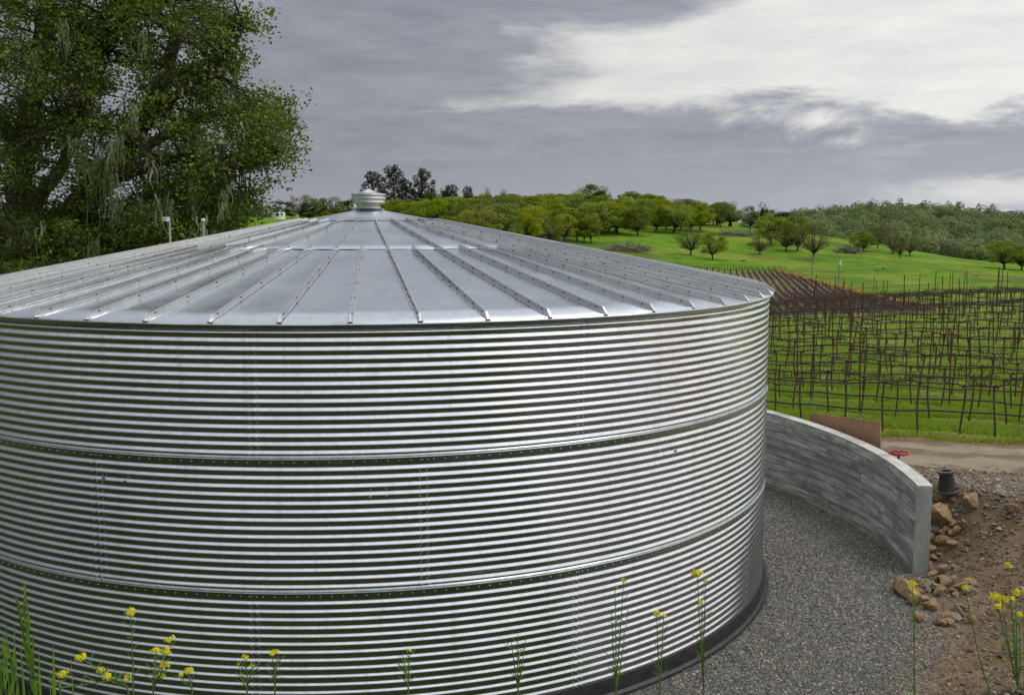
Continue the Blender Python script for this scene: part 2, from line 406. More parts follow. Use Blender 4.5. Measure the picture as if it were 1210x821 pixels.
# ground: one sheet, areas mixed by attributes of the mesh
def ground_mat():
    m, N, b, o = newmat('ground_cover'); co = objco(N)
    def A(nm):
        nd = N.n('ShaderNodeAttribute'); nd.attribute_name = nm; return nd.outputs['Fac']
    fine = N.noise(co, 26, 6, .7); mid = N.noise(co, 3.1, 6, .62); big = N.noise(co, .22, 5, .55); huge = N.noise(co, .028, 5, .6)
    edge = N.m('MULTIPLY', N.m('SUBTRACT', mid, .5), .9)
    def mask(nm): return N.ss(N.m('ADD', A(nm), edge), .35, .65)
    grass = N.mix(N.ss(big, .3, .7), (.080, .175, .012), (.155, .28, .022))
    grass = N.mix(N.m('MULTIPLY', N.ss(fine, .45, .7), .5), grass, (.045, .10, .014))
    grass = N.mix(N.m('MULTIPLY', N.ss(huge, .46, .60), .85), grass, (.20, .245, .04))
    grass = N.mix(N.m('MULTIPLY', N.ss(N.noise(N.mapv(co, (1, 1, 1), (31, 7, 0)), .017, 6, .65), .50, .60), .6), grass, (.055, .105, .02))
    grass = N.mix(N.m('MULTIPLY', N.ss(N.noise(co, .09, 6, .65), .55, .65), .65), grass, (.125, .125, .045))
    # vineyard floor: green strips between rows, bare earth and dry stalks under the vines
    sp = N.n('ShaderNodeSeparateXYZ'); N.put(sp.inputs[0], co)
    v = N.m('ADD', N.m('MULTIPLY', sp.outputs[0], ROWS), N.m('MULTIPLY', sp.outputs[1], ROWC))
    ph = N.m('ABSOLUTE', N.m('SUBTRACT', N.m('FRACT', N.m('ADD', N.m('DIVIDE', N.m('SUBTRACT', v, V0), VSTEP), .5)), .5))   # 0 on the row
    strip = N.ss(N.m('ADD', ph, N.m('MULTIPLY', N.m('SUBTRACT', mid, .5), .35)), .20, .06)
    soilc = N.mix(N.ss(mid, .3, .7), (.15, .105, .065), (.25, .185, .12))
    vgrass = N.mix(N.ss(big, .3, .7), (.15, .26, .028), (.23, .32, .045))
    vgrass = N.mix(N.m('MULTIPLY', N.ss(mid, .55, .75), .55), vgrass, (.24, .235, .035))
    vfloor = N.mix(N.m('MULTIPLY', strip, .85), vgrass, soilc)
    field = N.mix(N.ss(big, .35, .65), (.18, .205, .055), (.13, .20, .042))
    c = N.mix(mask('vine'), grass, vfloor)
    c = N.mix(mask('field'), c, field)
    dirt = N.mix(N.ss(mid, .28, .72), (.135, .088, .050), (.27, .19, .12))
    dirt = N.mix(N.m('MULTIPLY', N.ss(fine, .5, .7), .6), dirt, (.25, .205, .15))
    dirt = N.mix(N.m('MULTIPLY', N.ss(N.noise(co, 1.1, 5, .6), .5, .66), .6), dirt, (.14, .118, .09))
    c = N.mix(mask('soil'), c, dirt)
    weed = N.mix(N.ss(mid, .35, .65), (.034, .062, .012), (.050, .046, .026))  # weedy bank and foot soil out of view, darkened to deepen the tank's reflections
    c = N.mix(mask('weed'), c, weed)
    rut = N.m('SINE', N.m('MULTIPLY', N.m('SUBTRACT', v, 16.2), 4.4))
    road = N.mix(N.ss(N.m('ADD', mid, N.m('MULTIPLY', rut, .13)), .36, .66), (.33, .275, .20), (.19, .15, .105))
    road = N.mix(N.m('MULTIPLY', N.ss(fine, .5, .72), .5), road, (.14, .12, .095))
    c = N.mix(mask('road'), c, road)
    vor = N.n('ShaderNodeTexVoronoi'); N.put(vor.inputs['Vector'], co); vor.inputs['Scale'].default_value = 30
    peb = N.mix(vor.outputs['Color'], (.075, .074, .069), (.22, .212, .19))
    c = N.mix(N.ss(N.m('ADD', A('gravel'), N.m('MULTIPLY', edge, .8)), .4, .6), c, peb)
    N.put(b.inputs['Base Color'], c); b.inputs['Roughness'].default_value = .92; b.inputs['Specular IOR Level'].default_value = .03
    h = N.m('ADD', N.m('MULTIPLY', fine, .5), N.m('MULTIPLY', mid, 1.2))
    h = N.m('ADD', h, N.m('MULTIPLY', N.m('MULTIPLY', vor.outputs['Distance'], -.8), A('gravel')))
    bump(N, b, h, 1.0, .045)
    return m
M_ground = ground_mat()

M_grass = leafmat('grass_blades', (.20, .36, .025), (.37, .51, .05), (.46, .41, .09), .5, .7, 0, .05)
M_fgrass = leafmat('tall_grass_blades', (.12, .29, .02), (.28, .45, .05), (.45, .40, .09), .45)
M_bankgrass = leafmat('bank_grass_blades', (.030, .075, .008), (.075, .14, .016), (.15, .13, .03), .3, .7, 0, .1)
M_oakleaf = leafmat('live_oak_leaves', (.055, .105, .011), (.165, .235, .022), (.29, .34, .04), .42)
M_lichen = leafmat('lace_lichen', (.44, .50, .30), (.62, .66, .44), None, .45, .9, 0, .1)
M_spring = leafmat('spring_leaves', (.18, .25, .010), (.36, .41, .028), None, .45, .7, .18, .1)
M_mid = leafmat('green_leaves', (.11, .175, .010), (.25, .315, .024), None, .45, .7, .18, .1)
M_olive = leafmat('olive_budding_leaves', (.11, .115, .035), (.22, .215, .065), None, .4, .7, .28, .1)
M_darkleaf = leafmat('dark_leaves', (.016, .026, .008), (.045, .060, .016), None, .15, .6, .25, .2)
M_euc = leafmat('eucalyptus_leaves', (.028, .035, .016), (.07, .078, .034), None, .2, .6, .2, .2)
def woodmat():
    m = leafmat('far_wood_leaves_hazed', (.13, .18, .07), (.22, .275, .095), None, .3, .9, 0, .03); N = NT(m.node_tree)
    a = N.n('ShaderNodeAttribute'); a.attribute_name = 'tone'; f = a.outputs['Fac']
    c = N.mix(N.ss(f, 0, .6), (.11, .15, .070), (.22, .285, .10)); c = N.mix(N.ss(f, .72, .8), c, (.23, .23, .13)); c = N.mix(N.ss(f, .9, .95), c, (.13, .165, .095))  # distance haze is put into these paler, bluer leaf greens
    for nd in m.node_tree.nodes:
        if nd.bl_idname == 'ShaderNodeBsdfPrincipled': N.put(nd.inputs['Base Color'], c)
        if nd.bl_idname == 'ShaderNodeBsdfTranslucent': N.put(nd.inputs[0], c)
    return m
M_wood = woodmat()
M_shrub = leafmat('shrub_leaves', (.04, .075, .010), (.12, .16, .02), None, .25, .6, .3, .25)
M_yellow = leafmat('mustard_petals', (.74, .66, .012), (.88, .80, .03), None, .35)
M_stem = leafmat('mustard_stem', (.09, .20, .03), (.17, .28, .06), None, .2)
M_cane = simple('vine_canes', (.11, .07, .07), (.19, .135, .12), .9, 4)
M_brush = simple('dead_wood', (.10, .085, .07), (.22, .195, .165), .9, 2)
M_fieldsoil = simple('tilled_purple_soil', (.19, .135, .115), (.27, .20, .165), .95, .6, spec=.05)

# ------------------------------------------------------------------ the ground sheet
def build_ground():
    rr = [0.0, 2, 4, 4.6]
    r = 4.7
    while r < 1900:
        rr.append(r)
        if r < 6.6: r += .12
        elif r < 7.2: r += .04
        elif r < 13: r += .085
        elif r < 60: r *= 1.013
        else: r *= 1.027
    rr = np.array(rr)
    # angles denser towards the part in view
    aa = np.concatenate([np.linspace(-75, 100, 560, endpoint=False), np.linspace(100, 285, 200, endpoint=False)])
    A = np.radians(aa)
    X = TC[0] + rr[:, None] * np.cos(A)[None]; Y = TC[1] + rr[:, None] * np.sin(A)[None]
    Z = ground(X.ravel(), Y.ravel()).reshape(X.shape)
    n, k = X.shape
    V = np.c_[X.ravel(), Y.ravel(), Z.ravel()]
    i, j = np.meshgrid(np.arange(n - 1), np.arange(k), indexing='ij'); j2 = (j + 1) % k
    F = np.stack([i * k + j, (i + 1) * k + j, (i + 1) * k + j2, i * k + j2], -1).reshape(-1, 4)
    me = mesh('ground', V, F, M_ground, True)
    x, y = V[:, 0], V[:, 1]; rt = np.hypot(x - TC[0], y - TC[1]); v = x * ROWS + y * ROWC
    rel2 = np.degrees(np.mod(np.arctan2(y - TC[1], x - TC[0]) - WALL_A0, 2 * np.pi))
    ang = np.degrees(np.arctan2(y - TC[1], x - TC[0])); gm = (1 - sstep(rt, 6.1, 6.6 + .3 * sstep(ang, -12, -8))) * sstep(ang, -66, -46)
    sm = sstep(rt, 6.5, 6.9) * sstep(x, 0.6, 2.6) * (1 - sstep(v, 18.2, 18.6)) * (1 - sstep(rt, 60, 70))
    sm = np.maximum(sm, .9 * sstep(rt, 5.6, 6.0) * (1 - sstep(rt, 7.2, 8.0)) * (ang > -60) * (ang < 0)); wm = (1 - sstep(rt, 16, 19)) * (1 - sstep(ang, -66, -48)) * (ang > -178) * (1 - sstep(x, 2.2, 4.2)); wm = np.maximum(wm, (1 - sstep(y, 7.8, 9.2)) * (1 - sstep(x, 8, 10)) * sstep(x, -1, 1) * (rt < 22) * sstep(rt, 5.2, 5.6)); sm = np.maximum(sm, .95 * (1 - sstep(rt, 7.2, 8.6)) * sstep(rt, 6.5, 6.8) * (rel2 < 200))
    rm = sstep(v, 14.0, 14.7) * (1 - sstep(v, 17.5, 18.0)) * sstep(rt, 7.0, 7.6) * sstep(x, -14, -6) * (1 - sstep(rt, 70, 90))
    vm = sstep(v, 18.05, 18.4) * (1 - sstep(v, VEND - .2, VEND + .6)) * sstep(x, -2.5, -1.5)
    w = x - .205 * y
    fm = sstep(y, 118, 126) * (1 - sstep(y, 252, 255)) * sstep(w, -24, -21) * (1 - sstep(x - (59.8 + (y - 162) * .0789), 0, 2))
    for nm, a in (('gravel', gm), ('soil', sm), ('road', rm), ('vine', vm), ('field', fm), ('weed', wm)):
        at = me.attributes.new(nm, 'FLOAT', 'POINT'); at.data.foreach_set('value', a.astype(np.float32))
    o = obj('ground', me); tag(o, kind='structure')
    return o
build_ground()

# ------------------------------------------------------------------ the tank
tank = empty('water_tank', (TC[0], TC[1], 0), 0, 'large round corrugated galvanised steel water tank with conical ribbed roof', 'tank')
FRONT = -90.0                                        # angle on the tank that faces the camera axis
def sheet(name, a0, a1, z0, nw, mat, parent):
    """one curved corrugated sheet"""
    per = 12; pitch = RING / 16; na = 26
    zs = np.linspace(0, nw * pitch, nw * per + 1)
    ang = np.radians(np.linspace(a0, a1 + .55, na))
    rad = TR + .0075 * np.cos(2 * np.pi * (zs / pitch + .25))
    lap = np.linspace(.0, .0022, na)                 # the sheet's far edge lies over its neighbour
    Rg = rad[:, None] + lap[None]
    dent = .0020 * np.sin(zs[:, None] * 2.1 + ang[None] * 9 + a0) + .0011 * np.sin(ang[None] * 31 + a0 * 3 + zs[:, None] * 4.7)
    dent = dent * np.sin(np.linspace(0, np.pi, na))[None]
    Rg = Rg + dent
    X = Rg * np.cos(ang)[None]; Y = Rg * np.sin(ang)[None]; Z = np.repeat((z0 + zs)[:, None], na, 1)
    V = np.c_[X.ravel(), Y.ravel(), Z.ravel()]
    n, k = X.shape
    i, j = np.meshgrid(np.arange(n - 1), np.arange(k - 1), indexing='ij')
    F = np.stack([i * k + j, i * k + j + 1, (i + 1) * k + j + 1, (i + 1) * k + j], -1).reshape(-1, 4)
    return obj(name, mesh(name, V, F, mat, True), parent)
STEP = 360 / 11
offs = [12.4 - STEP / 2 + .3, 12.4, 12.4 - STEP / 2 + .3]       # rings from the bottom: seams staggered
offs = [-4.2, 12.2, -3.8]
bolts = MB()
def bolt(r, a, z, s=.0085):
    c, sn = math.cos(a), math.sin(a); t = (-sn, c)
    V = []
    for d, rad_ in ((0, s), (.006, s), (.009, s * .55)):
        for q in range(6):
            b = math.pi / 3 * q
            V.append((c * (r + d) + t[0] * rad_ * math.cos(b), sn * (r + d) + t[1] * rad_ * math.cos(b), z + rad_ * math.sin(b)))
    F = [(d * 6 + q, d * 6 + (q + 1) % 6, d * 6 + 6 + (q + 1) % 6, d * 6 + 6 + q) for d in (0, 1) for q in range(6)] + [tuple(range(12, 18))]
    bolts.add(V, F)
for k in range(3):
    z0 = TZ0 + k * RING
    for s in range(11):
        a0 = FRONT + offs[k] + s * STEP
        sheet('wall_sheet', a0, a0 + STEP, z0, 16, M_wall, tank)
        for w in range(16):
            for da in (.15, .85):
                bolt(TR + .0075, R_(a0 + da), z0 + (w + .75) * RING / 16, .0075)
# horizontal lap joints: a narrow flat strip with one row of bolts
for k in (1, 2):
    z = TZ0 + k * RING; jb = MB()
    jb.lathe([(TR - .012, -.036), (TR + .0100, -.034), (TR + .0130, .014), (TR - .012, .016)], 160, (0, 0, z - .004))
    jb.build('joint_band', M_band, tank)
    for q in range(330):
        bolt(TR + .011, 2 * math.pi * q / 330, z - .014, .0065)
jb = MB(); jb.lathe([(TR + .004, -.05), (TR + .010, -.045), (TR + .016, .0)], 160, (0, 0, EAVE - .004)); jb.build('eave_angle', M_band, tank)
for (a, z) in ((12.2 - 4.6, 2 * RING - .30), (12.2 - 3.1, 2 * RING - .295), (45 - 4.5, 2 * RING - .22), (45 - 2.5, 2 * RING - .20), (-20.5 + 1.5, 2 * RING - .2), (-20.5 + 4, 2 * RING - .21)):
    bolt(TR + .006, R_(FRONT + a), TZ0 + z, .012)
bo = bolts.build('wall_bolts', M_bolt, tank, False); tag(bo, kind='stuff')
sk = MB(); sk.lathe([(TR - .02, .17), (TR + .022, .165), (TR + .035, .12), (TR + .045, .045), (TR + .075, .025), (TR + .09, -.05)], 160)
sk.build('base_skirt', M_rubber, tank)

# roof: cone of 56 lower and 28 upper panels, ribs on every joint
RH, RO, RM, RU = .92, TR + .045, 2.25, .80
def roof_z(r): return EAVE + RH * (1 - r / TR)
NR = 56; DA = 360 / NR; A0 = FRONT - .41
def panel(name, a0, a1, r0, r1, lift, mat, lip):
    rs = list(np.linspace(r0, r1, 9)); as_ = np.radians(np.linspace(a0, a1, 5))
    V = []
    sag = rng.uniform(-.006, .004); tw = rng.uniform(-.006, .006); ph = rng.uniform(0, 6.28)
    for q, r in enumerate(rs):
        for w, a in enumerate(as_):
            u = w / 4; bow = (.010 + sag) * math.sin(math.pi * u) * r / TR
            V.append((r * math.cos(a), r * math.sin(a), roof_z(r) + lift - bow + tw * (u - .5) * r / TR + .0016 * math.sin(q * 1.7 + ph) * math.sin(math.pi * u)))
    for r_, dz_ in ((r0 + .004, -lip),):
        for a in as_: V.append((r_ * math.cos(a), r_ * math.sin(a), roof_z(r0) + lift + dz_))
    n = 9; k = 5
    F = [(i * k + j, i * k + j + 1, (i + 1) * k + j + 1, (i + 1) * k + j) for i in range(n - 1) for j in range(k - 1)]
    F += [(n * k + j, n * k + j + 1, j + 1, j) for j in range(k - 1)]
    V = np.array(V); F = np.array(F)
    return obj(name, mesh(name, V, F, mat, True), tank)
for q in range(NR):
    a = A0 + q * DA
    panel('roof_panel', a, a + DA, RO, RM - .06, .012, M_roof, .022)
for q in range(NR // 2):
    a = A0 + q * 2 * DA
    panel('upper_roof_panel', a, a + 2 * DA, RM, RU - .05, .020, M_roof, .007)
def rib_mesh(r0, r1):
    prof = [(-.022, .0), (-.0115, .002), (-.0080, .049), (.0080, .049), (.0115, .002), (.022, .0)]
    rs = [r0] + list(np.linspace(r0 - .06, r1 + .03, 10)) + [r1]
    V = []
    for r in rs:
        f = 1.0
        if r == r0: f = .08
        if r == r1: f = .25
        for (w, h) in prof: V.append((r, w, roof_z(r) + .014 + h * f))
    n, k = len(rs), len(prof)
    F = [(i * k + j, (i + 1) * k + j, (i + 1) * k + j + 1, i * k + j + 1) for i in range(n - 1) for j in range(k - 1)]
    me = bpy.data.meshes.new('rib'); me.from_pydata(V, [], F + [(0, 1, 2, 3, 4, 5)]); me.materials.append(M_rib); me.update()
    return me
rib_long, rib_short = rib_mesh(RO + .012, RU + .012), rib_mesh(RO + .012, RM + .012)
rb = MB()
def studs(a, r0, r1):
    n = int((r0 - r1 - .15) / .24)
    for i in range(n):
        r = r0 - .14 - i * .24; c, s = math.cos(a), math.sin(a)
        z = roof_z(r) + .014
        for side in (-1, 1):
            if side == 1 and i % 2: continue
            V = []
            for d, q_ in ((0, .0075), (.006, .0075)):
                for b in range(6):
                    bb = math.pi / 3 * b; w = side * .0095; V.append((c * (r + q_ * math.cos(bb)) - s * (w + side * d), s * (r + q_ * math.cos(bb)) + c * (w + side * d), z + .025 + q_ * math.sin(bb)))
            rb.add(V, [(j, (j + 1) % 6, 6 + (j + 1) % 6, 6 + j) for j in range(6)] + [tuple(range(6, 12))])
for q in range(NR):
    a = R_(A0 + q * DA)
    lg = q % 2 == 0
    o = obj('roof_rib', rib_long if lg else rib_short, tank); o.rotation_euler = (0, 0, a)
    studs(a, RO, RU if lg else RM)
o = rb.build('rib_bolts', simple('dark_washer', (.05, .05, .05), (.09, .09, .09), .5, 9), tank, False); tag(o, kind='stuff')
zv = lambda py: at_Y(437, py, TC[1]).z
cl = MB(); cl.lathe([(RU + .012, roof_z(RU) + .018), (RU + .012, roof_z(RU) + .030), (RU - .02, roof_z(RU) + .038), (.20, zv(249)), (.17, zv(246.5))], 96)
cl.build('peak_collar', M_roof, tank, True, 60)
vent = MB(); vent.lathe([(.15, zv(249.5)), (.145, zv(243)), (.15, zv(240.5))], 40)
ventp = vent.build('roof_vent', M_rib, tank)
for (r, y0, y1) in ((.200, 241.2, 237.6), (.206, 236.8, 233.0), (.206, 232.4, 228.9)):
    b_ = MB(); b_.lathe([(r - .03, zv(y0)), (r, zv(y0) + .004), (r + .003, (zv(y0) + zv(y1)) / 2), (r, zv(y1) - .004), (r - .03, zv(y1))], 48); b_.build('vent_band', M_wall, ventp)
b_ = MB(); b_.lathe([(.15, zv(241)), (.186, zv(240.4)), (.186, zv(229.6)), (.11, zv(229.2))], 48); b_.build('vent_drum', M_rib, ventp)
b_ = MB(); b_.lathe([(.118, zv(229.5)), (.118, zv(228.2)), (.06, zv(225.4)), (.0005, zv(222.8))], 40); b_.build('vent_cone', M_rib, ventp)

# ------------------------------------------------------------------ retaining wall
wall = empty('retaining_wall', (TC[0], TC[1], 0), 0, 'curved grey board-formed concrete retaining wall beside the tank', 'wall')
WA0, WA1 = -8.0, 152.0
def wall_top(a): return 1.09 + .11 * np.clip((a - WA0) / 38, 0, 1)
def arc_block(name, a0, a1, r0, r1, z0f, z1f, mat, n=None, parent=wall):
    n = n or max(2, int((a1 - a0) / .8)); V = []
    for a in np.linspace(a0, a1, n):
        c, s = math.cos(R_(a)), math.sin(R_(a))
        for r, z in ((r0, z0f(a)), (r1, z0f(a)), (r1, z1f(a)), (r0, z1f(a))): V.append((r * c, r * s, z))
    F = [(i * 4 + j, i * 4 + (j + 1) % 4, i * 4 + 4 + (j + 1) % 4, i * 4 + 4 + j) for i in range(n - 1) for j in range(4)]
    F += [(3, 2, 1, 0), tuple((n - 1) * 4 + j for j in range(4))]
    me = bpy.data.meshes.new(name); me.from_pydata(V, [], [f[::-1] for f in F]); me.materials.append(mat); me.update()
    return obj(name, me, parent)
core = arc_block('wall_core', WA0 + .03, WA1, WALL_R0 + .03, WALL_R1, lambda a: -.3, lambda a: wall_top(a) - .012, M_conc)
core_top = arc_block('wall_top', WA0, WA1, WALL_R0 + .001, WALL_R1 + .004, lambda a: wall_top(a) - .012, lambda a: wall_top(a), M_conctop)
arc_block('wall_end', WA0 - .06, WA0 - .004, WALL_R0 - .006, WALL_R1 + .002, lambda a: -.3, lambda a: wall_top(a) - .0135, M_concend, 2)
NB = 10
random.seed(11)
for b in range(NB):
    a = WA0 + (0 if b % 2 == 0 else 0)
    first = True
    while a < 100:
        ln = random.uniform(14, 34) * (.5 if first else 1); first = False
        a1 = min(a + ln, 104); off = random.uniform(-.013, .008)
        f0 = lambda q, b=b: -.06 + (wall_top(q) - .012 + .06) * b / NB + .0045
        f1 = lambda q, b=b: -.06 + (wall_top(q) - .012 + .06) * (b + 1) / NB - .0045
        arc_block('board_mark', a + .004, a1 - .004, WALL_R0 + off + .008, WALL_R0 + .034, f0, f1, M_conc)
        a = a1

for q, a in enumerate(np.arange(-2, 44, 7.5)):
    for z_ in (.34, .80):
        c_, s_ = math.cos(R_(a)), math.sin(R_(a)); r_ = WALL_R0 - .007
        b_ = MB(); b_.lathe([(.016, 0), (.016, .010), (0, .010)], 10); o = b_.build('tie_plug', M_concend, wall); o.location = (r_ * c_, r_ * s_, z_ + random.uniform(-.01, .01)); o.rotation_euler = (0, R_(-90), R_(a))
# ------------------------------------------------------------------ board, valve, pipe piece by the wall
def wall_pt(px, py, r=7.1):
    """point of the circle r about the tank on the ray"""
    d = ray(px, py); best = None
    for k in np.linspace(8, 26, 1800):
        p = d * k
        q = math.hypot(p[0] - TC[0], p[1] - TC[1]) - r
        if best is None or abs(q) < best[0]: best = (abs(q), p)
    p = best[1]; return Vector((p[0], p[1], p[2] + CAMZ))
pa, pb = wall_pt(957, 488, 6.90), wall_pt(1040.5, 498, 6.90)
L = Vector((pb.x - pa.x, pb.y - pa.y, 0)); zt = (pa.z + pb.z) / 2
mid_ = (pa + pb) / 2; yaw = math.atan2(L.y, L.x)
osbr = MB(); hgt = zt - gz(mid_.x, mid_.y) + .12
osbr.box((0, 0, -hgt / 2), (L.length, .018, hgt))
ob = osbr.build('strand_board', M_osb, None, False); ob.location = (mid_.x, mid_.y, zt); ob.rotation_euler = (R_(-1), R_(-math.degrees(math.atan2(pb.z - pa.z, L.length))), yaw)
tag(ob, 'brown wood strand board sheet standing behind the curved concrete wall', 'board')

vp = wall_pt(1062, 535, 7.02)
vr = empty('gate_valve', (vp.x, vp.y, vp.z), 0, 'red gate valve handwheel showing over the concrete wall', 'valve')
mb = MB()
P = [(.125 * math.cos(a), .125 * math.sin(a), 0) for a in np.linspace(0, 2 * math.pi, 29)]
mb.tube(P, .014, 8, False); mb.build('wheel_rim', M_red, vr)
for q in range(4):
    a = q * math.pi / 2 + .5; mb = MB(); mb.tube([(.02 * math.cos(a), .02 * math.sin(a), -.012), (.07 * math.cos(a), .07 * math.sin(a), -.022), (.12 * math.cos(a), .12 * math.sin(a), 0)], [.014, .011, .010], 6); mb.build('spoke', M_red, vr)
mb = MB(); mb.lathe([(.0, .03), (.014, .03), (.016, -.005), (.034, -.008), (.034, -.035), (.02, -.04)], 12); mb.build('hub_nut', M_bolt, vr)
gzv = gz(vp.x, vp.y) - vp.z
mb = MB(); mb.lathe([(.016, -.03), (.016, -.12), (.05, -.125), (.06, -.16), (.06, -.22), (.10, -.24), (.10, -.27), (.075, -.30), (.085, gzv - .05)], 20); mb.build('valve_body', M_red, vr)

sp0 = hit(1119, 591); sp0 = Vector((sp0.x, sp0.y, gz(sp0.x, sp0.y)))
sr = empty('pipe_reducer', (sp0.x, sp0.y, sp0.z - .005), 0, 'black flanged iron pipe reducer standing upright on the gravel', 'pipe fitting')
sr.rotation_euler = (R_(-4), R_(-5), .4); sr.scale = (.82, .82, .80)
def flange(r, z, th, rin, name):
    b = MB(); b.lathe([(rin, z), (r, z), (r, z + th), (rin, z + th)], 36, (0, 0, 0), True); return b.build(name, M_pipecut, sr)
flange(.185, .0, .030, .125, 'bottom_flange'); f2 = flange(.140, .315, .026, .082, 'top_flange')
mb = MB(); mb.lathe([(.135, .028), (.130, .06), (.098, .29), (.098, .318), (.084, .318), (.084, .05), (.118, .028)], 36, (0, 0, 0), True); mb.build('body', M_blackpipe, sr)
for q in range(8):
    a = q * math.pi / 4
    for (r, z) in ((.158, .031), (.120, .3415)):
        b = MB(); b.lathe([(.0125, 0), (.0125, .001), (.0, .001)], 10, (r * math.cos(a), r * math.sin(a), z)); b.build('bolt_hole', M_dark, sr)

# ------------------------------------------------------------------ rocks
def rock_mesh(seed, mat, sub=2, flat=.7):
    bm = bmesh.new(); bmesh.ops.create_icosphere(bm, subdivisions=sub, radius=.5)
    r = np.random.default_rng(seed); pl = r.normal(size=(9, 3)); pl /= np.linalg.norm(pl, axis=1)[:, None]; dd = r.uniform(.15, .34, 9)
    sc = np.array((r.uniform(.9, 1.25), r.uniform(.7, 1.0), flat * r.uniform(.8, 1.1)))
    for v in bm.verts:
        p = np.array(v.co)
        for n_, d_ in zip(pl, dd):
            k = p @ n_
            if k > d_: p = p - n_ * (k - d_) * .92
        p = p * sc + r.normal(size=3) * .012
        v.co = p
    me = bpy.data.meshes.new('rock'); bm.to_mesh(me); bm.free(); me.materials.append(mat)
    return me
rocksA = [rock_mesh(s, M_rock) for s in range(5)]; rocksB = [rock_mesh(20 + s, M_rock2) for s in range(4)]
def put_rock(px, py, wpx, kind, label, group=None, tall=1.0):
    p = hit(px, py)
    if p is None: return
    d = p.y * CP - (p.z - CAMZ) * SP; w = wpx / FPX * d
    me = (rocksA if kind == 'o' else rocksB)[random.randrange(4)]
    o = obj('rock', me, None, (p.x, p.y, gz(p.x, p.y) + .16 * w * tall)); o.scale = (w, w * random.uniform(.75, 1), w * tall)
    o.rotation_euler = (random.uniform(-.25, .25), random.uniform(-.25, .25), random.uniform(0, 6.3))
    tag(o, label, 'rock', group)
random.seed(5)
put_rock(1070, 703, 46, 'o', 'largest tan boulder at the foot of the concrete wall end', None, 1.15)
put_rock(1112, 632, 40, 'o', 'rusty orange boulder tucked against the concrete wall end, below the pipe reducer', None, 1.2)
put_rock(1149, 607, 32, 'o', 'orange sandstone block lying just right of the black pipe reducer', None, 1.1)
put_rock(1166, 611, 10, 'g', 'pale upright stone right of the orange sandstone block')
put_rock(1197, 610, 24, 'o', 'flat tan stone nearest the right edge of the picture')
put_rock(1138, 623, 22, 'g', 'pinkish grey stone on the dirt below the orange sandstone block')
put_rock(1126, 600, 12, 'o', 'small orange stone at the foot of the pipe reducer')
put_rock(1165, 600, 11, 'o', 'yellowish stone right of the orange sandstone block, higher on the bank')
for i in range(120):
    u = random.random()
    if i < 46: px, py, w = 1096 + random.random() ** 1.6 * 34, random.uniform(606, 706), random.uniform(10, 24)
    elif i < 80: px, py, w = random.uniform(1078, 1150), random.uniform(692, 745), random.uniform(12, 27)
    else: px, py, w = random.uniform(1110, 1210), random.uniform(600, 730), random.uniform(4, 9)
    if i < 80: put_rock(px, py, w, 'o' if random.random() < .6 else 'g', 'small broken tan stone in the rubble beside the concrete wall end', 'rubble stones by the wall end', random.uniform(.8, 1.2))
    else: put_rock(px, py, w, 'g' if random.random() < .6 else 'o', 'small stone scattered on the bare dirt bank', 'stones scattered on the dirt bank', random.uniform(.7, 1))

# loose gravel and grit: one mass each
def pebbles(name, X, Y, size, mat, label, cat):
    n = len(X); Z = ground(X, Y)
    base = np.array([(1, 0, 0), (-1, 0, 0), (0, 1, 0), (0, -1, 0), (0, 0, 1), (0, 0, -1)], float)
    V = np.repeat(base[None], n, 0) * rng.uniform(.6, 1.25, (n, 6, 1)) * size[:, None, None] * np.array((1, .8, .62))
    a = rng.uniform(0, 6.28, n); c, s = np.cos(a)[:, None], np.sin(a)[:, None]
    tl = rng.uniform(-.5, .5, n)[:, None]
    x, y, z = V[..., 0] * c - V[..., 1] * s, V[..., 0] * s + V[..., 1] * c, V[..., 2]
    z = z + x * tl
    V = np.stack([x + X[:, None], y + Y[:, None], z + (Z + size * .22)[:, None]], -1).reshape(-1, 3)
    f = np.array([(0, 2, 4), (2, 1, 4), (1, 3, 4), (3, 0, 4), (2, 0, 5), (1, 2, 5), (3, 1, 5), (0, 3, 5)])
    F = (np.arange(n)[:, None, None] * 6 + f[None]).reshape(-1, 3)
    o = obj(name, mesh(name, V, F, mat)); tag(o, label, cat, None, 'stuff'); return o
def stonemat(name, a, b2, c3):
    m, N, b, o = newmat(name); g = N.n('ShaderNodeNewGeometry').outputs['Random Per Island']
    c = N.mix(g, a, b2); c = N.mix(N.ss(g, .9, .93), c, c3); N.put(b.inputs['Base Color'], c); b.inputs['Roughness'].default_value = .9
    return m
n = 52000
a = rng.uniform(R_(-50), R_(62), n); r = np.sqrt(rng.uniform(4.87 ** 2, 6.60 ** 2, n)); r = np.where((a < R_(-8.5)) & (r > 6.1), r + rng.gamma(1.2, .08, n), r); kk = (r < 6.54) | (a < R_(-8.5)); a, r = a[kk], r[kk]; n = len(a)
pebbles('gravel', TC[0] + r * np.cos(a), TC[1] + r * np.sin(a), rng.uniform(.008, .021, n) ** 1.0, stonemat('grey_gravel', (.072, .070, .065), (.30, .29, .262), (.46, .39, .27)), 'loose grey crushed gravel between tank and concrete wall', 'gravel')
n = 16000
a = rng.uniform(R_(-42), R_(24), n); r = 6.65 + rng.gamma(1.6, 1.3, n)
X, Y = TC[0] + r * np.cos(a), TC[1] + r * np.sin(a); k = (X * ROWS + Y * ROWC < 15.2) & ~((np.degrees(a) > -8.5) & (r < 6.78)); X, Y = X[k], Y[k]
pebbles('grit', X, Y, rng.gamma(2.2, .0058, len(X)) + .004, stonemat('brown_grit', (.095, .068, .042), (.26, .21, .15), (.36, .33, .28)), 'loose brown grit and chips on the dirt bank', 'grit')

